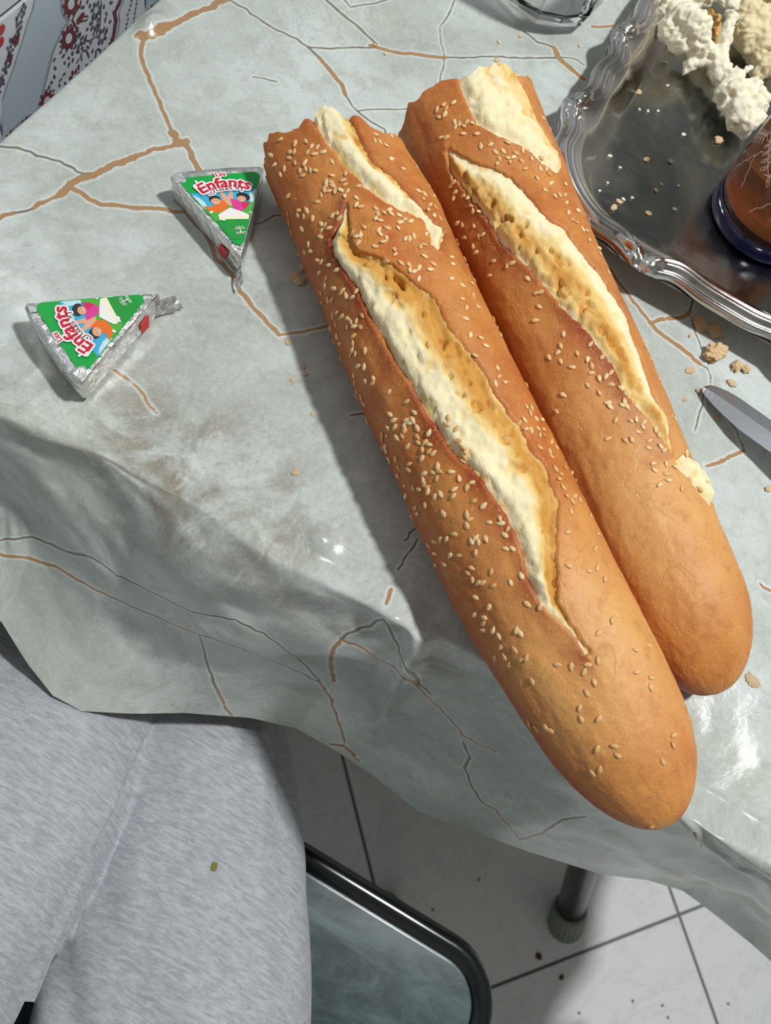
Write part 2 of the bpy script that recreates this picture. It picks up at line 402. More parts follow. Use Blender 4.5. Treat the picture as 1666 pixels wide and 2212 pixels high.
    # lift of the left edge where it meets the wall, small bump near the wall
    bp = np.exp(-(((u-(-.280))/.007)**2+((v-.343)/.012)**2)); Z = Z+bp*.007
    X = np.maximum(X, RX0+.012)
    return X, Y, Z
cX, cY, cZ = cloth_pos(uu, vv)
CV = np.stack([cX, cY, cZ], -1).reshape(-1, 3); CF = grid_faces(len(U), len(V))
# a coarse copy for ray casting the printed lines onto the cloth
cu, cv = U[::7], V[::7]; a_, b_ = np.meshgrid(cu, cv, indexing='ij'); q = cloth_pos(a_, b_)
CQ = np.stack(q, -1).reshape(-1, 3); CQF = grid_faces(len(cu), len(cv)); cl_bvh = BVHTree.FromPolygons(CQ.tolist(), CQF.tolist())
cuv = np.stack([a_, b_], -1).reshape(-1, 2)
def hit_cloth(px, py):
    d = Vector(ray(px, py)); h = cl_bvh.ray_cast(Vector(CAM), d)
    if h[0] is None: return None
    idx = CQF[h[2]]; w = 1/(np.linalg.norm(CQ[idx]-np.array(h[0]), axis=1)+1e-6); w = w**2/np.sum(w**2)
    return (cuv[idx]*w[:, None]).sum(0)
B, D = 1, 0                        # brown grout / dark thin line
CR = [
 (B, 12, 'w', [(300, 78), (330, 75), (370, 52), (420, 30), (470, 8), (520, -20)]),
 (B, 7, '', [(308, 85), (305, 120), (315, 150), (330, 190), (350, 235), (370, 285)]), (B, 15, 'w', [(370, 285), (383, 312), (402, 305)]), (B, 10, '', [(395, 305), (412, 325), (425, 362), (440, 400)]),
 (B, 9, 'w', [(385, 312), (330, 325), (290, 340)]), (B, 13, 'w', [(290, 342), (230, 362), (200, 378)]), (B, 15, 'w', [(195, 380), (150, 398), (128, 420)]), (B, 8, 'w', [(128, 420), (70, 448)]), (D, 5, '', [(75, 447), (30, 462)]), (B, 9, '', [(30, 463), (-20, 476)]),
 (D, 5, '', [(0, 318), (40, 320), (80, 335), (130, 350), (195, 380)]),
 (B, 9, '', [(150, 402), (170, 412), (190, 432), (250, 445), (330, 450), (400, 458), (440, 500), (470, 560), (500, 590), (520, 630), (550, 665), (580, 700), (605, 724)]), (B, 6, '', [(605, 724), (640, 722), (690, 708), (720, 700)]),
 (D, 4, '', [(500, 0), (530, 20), (570, 50), (600, 65), (640, 85), (665, 102), (700, 105), (760, 103), (810, 102)]), (B, 8, '', [(800, 98), (830, 108), (870, 115), (920, 120), (960, 125)]), (D, 4, '', [(960, 125), (1010, 125), (1100, 124), (1200, 126)]),
 (D, 5, '', [(665, 104), (690, 125)]), (B, 8, '', [(690, 125), (715, 155), (740, 185), (745, 205)]), (D, 4, '', [(745, 205), (770, 240), (800, 262), (830, 280), (850, 330)]),
 (D, 3, '', [(770, 240), (810, 235), (870, 238), (910, 225)]), (D, 3, '', [(960, 128), (950, 180), (935, 215)]),
 (D, 5, '', [(690, -10), (740, 30), (780, 65), (815, 98)]), (B, 10, '', [(1197, 104), (1206, 124), (1232, 146), (1268, 178)]), (D, 5, '', [(1134, 68), (1160, 90), (1197, 104)]), (B, 6, '', [(1280, 56), (1325, 57), (1400, 60)]),
 (D, 3, '', [(1215, 124), (1245, 128), (1262, 140)]), (D, 3, '', [(730, -10), (760, 15), (840, 0)]),
 (D, 4, '', [(550, 484), (606, 465), (650, 450)]),
 (B, 8, 'w', [(1405, 697), (1430, 690), (1475, 683), (1490, 675)]), (B, 9, '', [(1405, 697), (1420, 715), (1450, 735), (1480, 758), (1512, 786)]), (D, 4, '', [(1492, 684), (1505, 720), (1515, 752)]), (D, 6, '', [(1490, 676), (1500, 640), (1515, 600), (1530, 560)]),
 (D, 3, '', [(1512, 786), (1530, 796), (1538, 831), (1520, 855), (1510, 890), (1502, 930)]), (B, 7, 'w', [(1524, 1007), (1560, 995), (1609, 973)]), (D, 3, '', [(1609, 973), (1590, 930), (1560, 890)]),
 (D, 3, '', [(-20, 1167), (40, 1163), (70, 1160), (130, 1185), (200, 1205), (240, 1235), (330, 1280), (410, 1320), (460, 1330), (510, 1340), (580, 1375), (640, 1420), (690, 1470)]),
 (B, 9, '', [(-20, 1194), (60, 1208), (120, 1225), (180, 1260)]), (B, 7, '', [(180, 1260), (240, 1290), (330, 1330), (420, 1368), (440, 1374)]), (D, 5, '', [(440, 1374), (520, 1400), (620, 1440), (690, 1472)]), (B, 6, '', [(690, 1472), (715, 1510), (735, 1570), (745, 1605)]),
 (D, 5, '', [(432, 1375), (450, 1440), (470, 1490)]), (B, 5, '', [(470, 1490), (480, 1512), (500, 1545)]),
 (B, 10, 'w', [(740, 1380), (720, 1400), (715, 1440), (722, 1472)]), (D, 7, '', [(740, 1378), (780, 1355), (828, 1335)]), (B, 9, '', [(735, 1380), (770, 1393), (800, 1412)]), (B, 7, '', [(800, 1412), (860, 1450), (920, 1500), (960, 1540), (1000, 1590), (1040, 1610), (1070, 1622)]), (D, 5, '', [(828, 1335), (850, 1380), (870, 1425), (900, 1470), (930, 1500)]),
 (B, 9, 'w', [(712, 1608), (745, 1612), (775, 1645)]), (B, 15, 'w', [(742, 1612), (762, 1628)]),
 (D, 6, '', [(1000, 1602), (1016, 1636), (1004, 1660), (1020, 1700), (1044, 1736)]), (B, 7, '', [(1044, 1736), (1072, 1748), (1096, 1780), (1124, 1816), (1142, 1842)]), (D, 6, '', [(1124, 1814), (1168, 1800), (1216, 1772), (1264, 1762)]),
 (D, 5, '', [(860, 1232), (880, 1195), (902, 1166)]), (B, 7, 'w', [(846, 1273), (832, 1296)]), (D, 2.5, '', [(755, 897), (788, 893), (800, 880)]), (B, 6, '', [(1640, 1263), (1690, 1292)]),
 (B, 5, 'w', [(245, 800), (275, 820), (310, 850), (335, 890)]), (D, 5, '', [(1502, 1800), (1515, 1830)]),
 (D, 3, '', [(870, 1170), (940, 1100), (1000, 1040)]), (B, 6, '', [(790, 893), (900, 850), (1000, 800), (1100, 700)]), (B, 7, '', [(1120, 420), (1300, 560), (1405, 697)]),
 (D, 2, '', [(545, 165), (570, 170), (600, 176)]), (D, 2, '', [(960, 128), (950, 60), (990, -10)]),
]
nU, nV = len(U), len(V)
cd = np.full((nU, nV), .02); ctp = np.zeros((nU, nV)); edg = np.full((nU, nV), .02)
def stamp(p, q_, hw, typ, rag, seed):
    m = .009; i0, i1 = np.searchsorted(U, [min(p[0], q_[0])-m, max(p[0], q_[0])+m]); j0, j1 = np.searchsorted(V, [min(p[1], q_[1])-m, max(p[1], q_[1])+m])
    if i1 <= i0 or j1 <= j0: return
    a = uu[i0:i1, j0:j1]; b = vv[i0:i1, j0:j1]; d = q_-p; L2 = max(1e-12, d@d)
    t = np.clip(((a-p[0])*d[0]+(b-p[1])*d[1])/L2, 0, 1)
    dist = np.hypot(a-p[0]-t*d[0], b-p[1]-t*d[1])
    w = hw*(1.1+(.5 if rag else .3)*fbm(a*180, b*180, seed, 2))+(fbm(a*420, b*420, seed, 2)*.0005 if rag else 0)
    s = dist-w; sub = cd[i0:i1, j0:j1]; better = s < sub
    sub[better] = s[better]; ctp[i0:i1, j0:j1][better] = typ
for k, (typ, wpx, rag, pts) in enumerate(CR):
    H = [hit_cloth(*p) for p in pts]
    for (p, hp), (q_, hq) in zip(zip(pts, H), zip(pts[1:], H[1:])):
        if hp is None or hq is None: continue
        n_ = max(1, int(math.hypot(p[0]-q_[0], p[1]-q_[1])/14)); prev = hp
        # metres per pixel here, measured on the cloth itself
        sc_ = 1/ (1670/np.linalg.norm(at(*p, ZT)-CAM))
        for i in range(1, n_+1):
            t = i/n_; cur = hit_cloth(p[0]+(q_[0]-p[0])*t, p[1]+(q_[1]-p[1])*t)
            if cur is None: break
            cur = cur+np.array([pn(cur[0]*90, cur[1]*90, k*.7), pn(cur[0]*90, cur[1]*90, k*.7+9)])*(.0009 if i < n_ else 0)
            if np.hypot(*(cur-prev)) < .06: stamp(prev, cur, max(.00055 if cur[1] > YN else .00075, wpx*.5*sc_), typ, rag, k)
            prev = cur
def m_cloth():
    t = NT('stone_print_vinyl'); v = t.n('ShaderNodeAttribute', attribute_name='suv').outputs['Vector']
    a = t.attr('crack'); ty = t.attr('ctype')
    n1 = t.noise(v, 9, 6, .62, .6); n2 = t.noise(v, 34, 6, .7, 1.2); n3 = t.noise(v, 5.5, 3, .5); n4 = t.noise(v, 150, 4, .7); n5 = t.noise(v, 14, 5, .6, 2.0)
    c = t.mix(t.ramp(n1, .35, .66), rgb(178, 184, 178), rgb(204, 211, 209))
    c = t.mix(t.math('MULTIPLY', t.ramp(n2, .44, .70), .5), c, rgb(160, 164, 152))
    c = t.mix(t.math('MULTIPLY', t.ramp(n3, .56, .72), .42), c, rgb(180, 190, 152))
    br = t.attr('brown'); c = t.mix(t.math('MULTIPLY', br, t.ramp(n5, .36, .62)), c, rgb(142, 132, 116))
    sg = t.noise(v, 26, 7, .75, 2.5); c = t.mix(t.math('MULTIPLY', t.math('MULTIPLY', br, .8), t.ramp(sg, .52, .66)), c, rgb(208, 212, 206))
    vein = t.ramp(t.math('ABSOLUTE', t.math('SUBTRACT', t.noise(v, 12, 6, .7, 1.0), .5)), 0, .012, 1, 0)
    c = t.mix(t.math('MULTIPLY', vein, t.math('MULTIPLY', t.ramp(n3, .45, .6), .35)), c, rgb(140, 148, 144))
    c = t.mix(t.math('MULTIPLY', t.ramp(n4, .5, .75), .22), c, rgb(226, 232, 228)); c = t.mix(t.math('MULTIPLY', t.ramp(t.noise(v, 70, 6, .75, .6), .5, .72), .34), c, rgb(148, 150, 138))
    gr_ = t.noise(v, 380, 4, .75, .5); c = t.mix(t.math('MULTIPLY', t.ramp(gr_, .5, .7), t.math('ADD', t.math('MULTIPLY', br, .3), .16)), c, rgb(128, 132, 124)); c = t.mix(t.math('MULTIPLY', t.ramp(gr_, .48, .32), .16), c, rgb(232, 238, 236))
    halo = t.ramp(a, .0002, .0022, 1, 0); c = t.mix(t.math('MULTIPLY', halo, .45), c, rgb(226, 232, 228))
    cn = t.math('ADD', a, t.math('MULTIPLY', t.math('SUBTRACT', t.noise(v, 900, 3), .5), t.math('ADD', t.math('MULTIPLY', ty, .0005), .0001)))
    lc = t.mix(ty, rgb(126, 122, 108), t.mix(n4, rgb(160, 122, 84), rgb(176, 142, 106)))
    line = t.ramp(cn, -.00025, .0002, 1, 0); c = t.mix(line, c, lc)
    t.P(Base_Color=c, Roughness=t.ramp(n2, .3, .8, .15, .28)); t.set(t.b.inputs['Specular IOR Level'], .5)
    fine = t.noise(v, 330, 5, .72, .4); h = t.math('ADD', t.math('MULTIPLY', n2, .4), t.math('MULTIPLY', fine, .34))
    h = t.math('SUBTRACT', h, t.math('MULTIPLY', line, .25))
    t.bump(h, .22, .0012); return t.m
brown = np.clip(np.exp(-(((uu+.10)/.075)**2+((vv-.115)/.04)**2))*1.15+.75*np.exp(-(((uu-.02)/.05)**2+((vv-.085)/.03)**2))+.35*np.exp(-(((uu+.15)/.05)**2+((vv-.215)/.03)**2)), 0, 1)
me = mesh_np('tablecloth', CV, CF, {'crack': cd.ravel(), 'ctype': ctp.ravel(), 'brown': brown.ravel(), 'suv': np.stack([uu, vv, 0*uu], -1).reshape(-1, 3)})
cloth = tag(mobj('tablecloth', me, m_cloth()), 'grey-green vinyl tablecloth printed with cracked flagstones, draped over the table', 'tablecloth')

# ------------------------------------------------------------------ sesame loaves
def pxl(ox, oy, k, pts): return [(ox+a/k, oy+b/k) for a, b in pts]
def m_crust():
    t = NT('baked_crust'); c = t.coord(); lip = t.attr('lip'); tone = t.attr('tone'); fl = t.attr('side')
    n1 = t.noise(c, 28, 4, .6); n2 = t.noise(c, 120, 5, .65); n3 = t.noise(c, 1100, 3, .65)
    a = t.mix(t.ramp(n1, .33, .68), rgb(184, 99, 40), rgb(214, 140, 66))
    a = t.mix(tone, a, rgb(222, 166, 100))
    a = t.mix(t.math('MULTIPLY', t.ramp(n2, .5, .72), .35), a, rgb(160, 84, 32))
    a = t.mix(t.math('MULTIPLY', fl, .8), a, rgb(166, 72, 22))  # deep orange flanks: light bounced between the loaves, painted into the crust
    a = t.mix(lip, a, rgb(146, 60, 22)); a = t.mix(t.math('MULTIPLY', t.ramp(n3, .52, .72), .22), a, rgb(232, 176, 112)); a = t.mix(t.math('MULTIPLY', t.ramp(n3, .48, .3), .18), a, rgb(140, 72, 26))
    vo = t.voro(c, 480); d = t.ramp(vo.outputs['Distance'], .06, .30, 1, 0)
    pick = t.ramp(t.n('ShaderNodeSeparateColor', i_0=vo.outputs['Color']).outputs[0], .55, .6)
    a = t.mix(t.math('MULTIPLY', t.math('MULTIPLY', d, pick), .5), a, rgb(236, 184, 124))
    wob = t.n('ShaderNodeVectorMath', operation='ADD'); t.set(wob.inputs[0], c)
    nz = t.n('ShaderNodeVectorMath', operation='SCALE'); t.set(nz.inputs[0], t.noise(c, 60, 3, out=1)); nz.inputs['Scale'].default_value = .018; t.set(wob.inputs[1], nz.outputs[0])
    ck = t.voro(wob.outputs[0], 55, 'DISTANCE_TO_EDGE').outputs['Distance']
    crk = t.math('MULTIPLY', t.ramp(ck, 0, .022, 1, 0), t.ramp(n1, .44, .6))
    a = t.mix(t.math('MULTIPLY', crk, .35), a, rgb(224, 170, 108))
    t.P(Base_Color=a, Roughness=t.ramp(n2, .3, .8, .42, .6)); t.set(t.b.inputs['Specular IOR Level'], .38)
    t.P(Subsurface_Weight=.06, Subsurface_Scale=.003); t.b.inputs['Subsurface Radius'].default_value = (1, .45, .2)
    h = t.math('ADD', t.math('MULTIPLY', n2, .6), t.math('MULTIPLY', n3, .22)); h = t.math('ADD', h, t.math('MULTIPLY', t.math('MULTIPLY', d, pick), .14)); h = t.math('SUBTRACT', h, t.math('MULTIPLY', crk, .25))
    t.bump(h, .7, .0013); return t.m
def m_crumb():
    t = NT('open_crumb'); v = t.n('ShaderNodeAttribute', attribute_name='suv').outputs['Vector']; to = t.attr('toast')
    mp = t.n('ShaderNodeMapping'); t.set(mp.inputs[0], v); mp.inputs['Scale'].default_value = (.55, 1, 1)
    n1 = t.noise(mp.outputs[0], 160, 6, .7, .8); n2 = t.noise(mp.outputs[0], 60, 5, .65, 1.4); n3 = t.noise(mp.outputs[0], 700, 3, .7)
    a = t.mix(n1, rgb(240, 222, 170), rgb(249, 239, 208))
    k = t.math('ADD', to, t.math('MULTIPLY', t.math('SUBTRACT', n2, .5), 1.3))
    a = t.mix(t.ramp(k, .18, .60), a, rgb(236, 204, 134)); a = t.mix(t.ramp(k, .55, 1.05), a, rgb(206, 150, 72))
    a = t.mix(t.math('MULTIPLY', t.ramp(n1, .58, .76), t.math('MULTIPLY', to, .7)), a, rgb(176, 116, 46))
    t.P(Base_Color=a, Roughness=.8, Subsurface_Weight=.2, Subsurface_Scale=.004)
    t.set(t.b.inputs['Specular IOR Level'], .2); t.b.inputs['Subsurface Radius'].default_value = (1, .7, .4)
    t.bump(t.math('ADD', n1, t.math('MULTIPLY', n3, .6)), .5, .0014); return t.m
M_CRUST = m_crust(); M_CRUMB = m_crumb()
def m_seed():
    t = NT('sesame_seed'); ri = t.n('ShaderNodeObjectInfo').outputs['Random']
    t.P(Base_Color=t.mix(ri, rgb(218, 172, 112), rgb(240, 210, 160)), Roughness=.5, Subsurface_Weight=.1, Subsurface_Scale=.002); return t.m
M_SEED = m_seed()
bm = bmesh.new(); bmesh.ops.create_icosphere(bm, subdivisions=2, radius=1)
for v in bm.verts:
    x, y, z = v.co; w = 1-.38*max(0, x)**1.2 if x > 0 else 1
    v.co = (x*.00165+(.0002 if x > .8 else 0), y*.00098*w, z*.00046)
SEED = bpy.data.meshes.new('sesame_seed'); bm.to_mesh(SEED); bm.free(); SEED.materials.append(M_SEED); SEED.polygons.foreach_set('use_smooth', [True]*len(SEED.polygons))

def seg_sd(P, poly, closed=True):
    """signed distance (negative inside) of points P to a polygon; with the index of the nearest side"""
    poly = np.asarray(poly); n = len(poly); best = np.full(len(P), 1e9); ins = np.zeros(len(P), bool); bi = np.zeros(len(P), int)
    for i in range(n if closed else n-1):
        a, b = poly[i], poly[(i+1) % n]; d = b-a; t = np.clip(((P-a)@d)/max(1e-12, d@d), 0, 1)
        r = np.hypot(*(P-a-t[:, None]*d).T); m = r < best; best[m] = r[m]; bi[m] = i
        if closed:
            c = (a[1] > P[:, 1]) != (b[1] > P[:, 1]); dy = b[1]-a[1] if b[1] != a[1] else 1e-12
            ins ^= c & (P[:, 0] < (b[0]-a[0])*(P[:, 1]-a[1])/dy+a[0])
    return (np.where(ins, -best, best) if closed else best), bi
def smooth(a, s):
    k = np.exp(-.5*(np.arange(-3*s, 3*s+1)/s)**2); k /= k.sum(); p = np.pad(a, 3*s, mode='reflect', reflect_type='odd'); return np.convolve(p, k, 'valid')

def loaf(name, label, pairs, tip_px, ext, tilt, slashes, seeds, seed, tonef, rcap=None, squash=.86, far_only=False):
    C, Rr = [], []
    for k, (l, r) in enumerate(pairs):
        if far_only: pass
        pl, pr_ = at(*l, ZT+.03), at(*r, ZT+.03); C.append((pl+pr_)/2); Rr.append(np.linalg.norm(pl-pr_)/2)
    C = np.array(C); ax = _n(C[-1]-C[0]); sd = _n(np.cross(ax, [0, 0, 1])); 
    if sd[0] < 0: sd = -sd
    Cn, Rn = [], []
    for (l, r), c in zip(pairs, C):
        rl, rr = ray(*l), ray(*r)
        def cp(v): q = np.array([v@sd, v[2]]); return q/np.linalg.norm(q)
        a, b = cp(rl), cp(rr); half = .5*math.acos(np.clip(a@b, -1, 1)); bis = _n(a+b); o = np.array([CAM@sd, CAM[2]])
        rad = .033
        for _ in range(8):
            zc = ZT+.001+rad*.86*squash; t = (zc-o[1])/bis[1]; rad = t*math.sin(half)
        Cn.append([c@ax, (o+bis*t)[0], zc]); Rn.append(rad)
    Cn, Rn = np.array(Cn), np.array(Rn)
    tipc = at(*tip_px, ZT+.022)@ax
    s0 = Cn[0, 0]-ext; L = tipc-s0; nu = int(L/.0009); S = np.linspace(s0, tipc, nu)
    def ip(y):
        v = np.interp(S, Cn[:, 0], y)
        k0 = (y[1]-y[0])/(Cn[1, 0]-Cn[0, 0]); k1 = (y[-1]-y[-2])/(Cn[-1, 0]-Cn[-2, 0])
        v = np.where(S < Cn[0, 0], y[0]+(S-Cn[0, 0])*k0*.5, v); return np.where(S > Cn[-1, 0], y[-1]+(S-Cn[-1, 0])*k1, v)
    cs = smooth(ip(Cn[:, 1]), 16); rr = smooth(ip(Rn), 16)
    if rcap is None: rcap = .05
    e = np.clip((S-(tipc-rcap))/rcap, 0, 1); r_end = rr[np.searchsorted(S, tipc-rcap)]
    rr = np.where(e > 0, np.minimum(rr, r_end*1.02), rr)*np.sqrt(np.clip(1-e**2.25, 0, 1))+1e-5
    zc0 = ZT+.001+np.minimum(np.interp(S, Cn[:, 0], Rn), Rn[-2])*.86*squash
    zc0 = np.where(e > 0, zc0[np.searchsorted(S, tipc-rcap)]-.004*e**2, zc0); zc0 = smooth(zc0, 10)
    nv = 236; Vg = np.linspace(0, 2*math.pi, nv, endpoint=False)
    s2, v2 = np.meshgrid(S, Vg, indexing='ij'); ct, st = np.cos(v2), np.sin(v2)
    R2 = rr[:, None]*np.ones_like(v2)
    R2 = R2*(1+.035*fbm(s2*14, ct*1.2, st*1.2+seed, 3)+.006*fbm(s2*90, ct*6, st*6+seed, 2))
    dirn = ct[..., None]*sd+np.where(st > 0, st*squash, st*.93)[..., None]*np.array([0, 0, 1.])
    # ragged torn start
    back = (tilt*(ct*.5+.5)+.008*fbm(ct*1.6, st*1.6, seed+3, 3)+.0016*fbm(ct*7, st*7, seed+5, 2))
    fade = np.exp(-(s2-s0)/.035)
    Sx = s2+back*fade
    base = Sx[..., None]*ax+(cs[:, None]*np.ones_like(ct))[..., None]*sd+np.concatenate([np.zeros_like(base0 := ct[..., None]), 0*base0, (zc0[:, None]*np.ones_like(ct))[..., None]], -1)
    def surf(off=0):
        P = base+dirn*(R2+off)[..., None]; z = P[..., 2]; lim = ZT+.0012
        P[..., 2] = np.where(z < lim+.004, lim+.004*np.exp(np.minimum(0, (z-lim-.004)/.004))-.0, z); return P
    P0 = surf(); F = grid_faces(nu, nv, True)
    bv = BVHTree.FromPolygons(P0.reshape(-1, 3).tolist(), F.tolist()); Vp = P0.reshape(-1, 3)
    RM = float(np.median(Rn)); uvf = np.stack([s2, v2*RM], -1).reshape(-1, 2)
    def to_uv(p):
        d = Vector(ray(*p)); h = bv.ray_cast(Vector(CAM), d)
        if h[0] is None:
            t = (ZT+.035-CAM[2])/d.z; h = bv.find_nearest(Vector(CAM)+d*t)
        idx = F[h[2]]; k = idx[np.argmin(np.linalg.norm(Vp[idx]-np.array(h[0]), axis=1))]; return uvf[k]
    dn = np.full(nu*nv, 1.); lipa = np.zeros(nu*nv); crumb_q = np.zeros(nu*nv); toast = np.zeros(nu*nv); wid = np.zeros(nu*nv); dep = np.zeros(nu*nv)
    top = (v2.ravel() > -.2) & (v2.ravel() < math.pi+.3)
    P2 = uvf[top]; jag = .0009*fbm(P2[:, 0]*260, P2[:, 1]*260, seed, 3)+.0008*pn(P2[:, 0]*70, P2[:, 1]*70, seed+2)
    for (Lf, Rt, prof, earL, earR, depth) in slashes:
        a = np.array([to_uv(p) for p in Lf]); b = np.array([to_uv(p) for p in Rt])
        if a[0, 0]-s0 < .022 and b[0, 0]-s0 < .022: a[0, 0] = b[0, 0] = s0-.012   # this slash runs out through the torn end
        poly = np.concatenate([a, b[::-1]])
        d, _ = seg_sd(P2, poly); d = d+jag
        dl, _ = seg_sd(P2, a, False); dr, _ = seg_sd(P2, b, False); q_ = dl/(dl+dr+1e-9)
        m = d < dn[top]; idx = np.where(top)[0][m]
        dn[idx] = d[m]; crumb_q[idx] = q_[m]; wid[idx] = np.minimum(dl, dr)[m]; dep[idx] = depth
        toast[idx] = np.interp(q_[m], np.linspace(0, 1, len(prof)), prof)
        ear = np.where(q_ < .5, earL, earR)
        lipa[idx] = (ear*np.exp(-np.maximum(0, d)/.0065))[m]
    dn = dn.reshape(nu, nv); q2 = crumb_q.reshape(nu, nv); to2 = toast.reshape(nu, nv); lip2 = lipa.reshape(nu, nv); dp2 = dep.reshape(nu, nv)
    # crust
    off = .0010*lip2*np.exp(-np.abs(dn)/.005)+.0004*np.exp(-np.abs(dn)/.003)-np.where(dn < 0, np.minimum(-dn/.0018, 1)*.0042, 0)+fbm(s2*240, ct*9, st*9, 3)*.00018
    Pc = surf(off); keep = (dn > -.0020).ravel()[F].all(1); Fc = F[keep]
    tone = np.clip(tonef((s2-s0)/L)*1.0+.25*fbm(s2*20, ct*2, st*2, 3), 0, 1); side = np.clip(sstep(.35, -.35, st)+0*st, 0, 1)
    side = np.clip(side+.5*sstep(.75, 1.0, np.abs(ct))*(st < .6), 0, 1)  # flank mask for the painted bounce light
    lipc = np.clip(lip2*(.72+.7*fbm(s2*40, ct*3, st*3, 2)), 0, 1)
    root = tag(empty(name, (float((C[0]+C[-1])[0]/2), float((C[0]+C[-1])[1]/2), ZT)), label, 'bread', 'sesame baguettes on the table'); T0 = np.array(root.location)
    def compact(P, F_, **at_):
        used = np.unique(F_); mp = np.zeros(nu*nv, int); mp[used] = np.arange(len(used))
        return P.reshape(-1, 3)[used]-T0, mp[F_], {k: v.reshape(nu*nv, -1)[used].squeeze() for k, v in at_.items()}
    suv = np.stack([s2, v2*RM, 0*s2], -1)
    Vv, Ff, at_ = compact(Pc, Fc, lip=lipc, tone=tone, side=side)
    mobj('crust', mesh_np('crust', Vv, Ff, at_), M_CRUST, root)
    # crumb inside the slashes
    t = np.maximum(0, -dn)
    h = -.0010+.0040*sstep(0, .006, t)*(1-.8*sstep(.5, 1, q2)*dp2)-dp2*.0022*np.exp(-((q2-.82)/.14)**2)*sstep(0, .003, t)
    fib = 1-np.abs(fbm(s2*95, v2*RM*210, seed, 4))*2
    h = h+sstep(0, .002, t)*(fbm(s2*70, v2*RM*110, seed+1, 4)*.0015+(fib-.6)*.0010*(.25+to2)+fbm(s2*330, v2*RM*420, seed+7, 2)*.0004)
    hole = sstep(.30, .52, fbm(s2*120, v2*RM*170, seed+11, 2)); h = h-hole*sstep(.002, .004, t)*.0024*(.4+to2)-.002*(tilt > .01)*np.exp(-np.maximum(0, s2-s0)/.010)
    Pk = surf(h); keep = (dn < .0030).ravel()[F].any(1)
    Vv, Ff, at_ = compact(Pk, F[keep], toast=np.clip(to2+.25*hole, 0, 1), suv=suv)
    mobj('crumb', mesh_np('crumb', Vv, Ff, at_), M_CRUMB, root)
    # torn face
    ring = Pc[0]; cen = ring.mean(0); Vs, Us = [], []; K = 26
    for k in range(K+1):
        f = 1-k/K; P = cen+(ring-cen)*f; a = np.arctan2(st[0], ct[0])
        P = P+ax*(.003*(1-f**2)*0+sstep(0, .25, 1-f)[..., None]*(.004*fbm(f*3*np.cos(a), f*3*np.sin(a), seed, 4)+.003*fbm(f*9*np.cos(a), f*9*np.sin(a), seed+1, 3)-.004)[:, None]) if k else P
        Vs.append(P); Us.append(np.stack([f*.03*np.cos(a), f*.03*np.sin(a), 0*a], -1))
    mobj('torn_end', mesh_np('torn_end', np.array(Vs).reshape(-1, 3)-T0, grid_faces(K+1, nv, True), {'toast': np.full((K+1)*nv, .12), 'suv': np.array(Us).reshape(-1, 3)}), M_CRUMB, root)
    # sesame seeds, each lying on the crust where it is seen
    bc = BVHTree.FromPolygons(Pc.reshape(-1, 3).tolist(), Fc.tolist()); bk = BVHTree.FromPolygons(Pk.reshape(-1, 3).tolist(), F[keep].tolist())
    rn = random.Random(seed); kept = []; n = 0; extra = []
    for p in seeds:
        if any((p[0]-q_[0])**2+(p[1]-q_[1])**2 < 60 for q_ in kept): continue
        d = Vector(ray(*p)); hs = [h for h in (bc.ray_cast(Vector(CAM), d), bk.ray_cast(Vector(CAM), d)) if h[0] is not None]
        if not hs: continue
        h = min(hs, key=lambda h: h[3]); kept.append(p); nn = h[1] if h[1].dot(d) < 0 else -h[1]
        nn = (nn+Vector((rn.uniform(-.25, .25), rn.uniform(-.25, .25), rn.uniform(-.1, .25)))).normalized()
        x = nn.orthogonal().normalized(); x.rotate(Matrix.Rotation(rn.uniform(0, 6.28), 3, nn)); y = nn.cross(x); s_ = rn.uniform(.95, 1.25)
        m = Matrix((x, y, nn)).transposed().to_4x4()@Matrix.Scale(s_, 4); m.translation = h[0]+nn*.00028
        (kept if n < 299 else extra)
        if n < 299:
            o = bpy.data.objects.new('sesame_seed', SEED); COL.objects.link(o); o.parent = root; m.translation -= Vector(root.location); o.matrix_local = m; n += 1
        else: m.translation -= Vector(root.location); extra.append(m)
    # seeds on the flanks that are turned away from the camera, and any beyond the limit
    bm = bmesh.new()
    for k in range(60):
        i = rn.randrange(20, int(nu*.6)); j = rn.choice([rn.randrange(0, 18), rn.randrange(nv//2-4, nv//2+14)])
        p = Vector(Pc[i, j]); nn = (Vector(Pc[i, j])-Vector(base[i, j])).normalized(); x = nn.orthogonal().normalized(); x.rotate(Matrix.Rotation(rn.uniform(0, 6), 3, nn))
        m = Matrix((x, nn.cross(x), nn)).transposed().to_4x4(); m.translation = p+nn*.0003-Vector(root.location); extra.append(m)
    for m in extra:
        k0 = len(bm.verts); bm.from_mesh(SEED); bm.verts.ensure_lookup_table()
        for v in bm.verts[k0:]: v.co = m@v.co
    tag(bm_obj('sesame_seeds', bm, M_SEED, root, True), kind='stuff')
    return root, bc

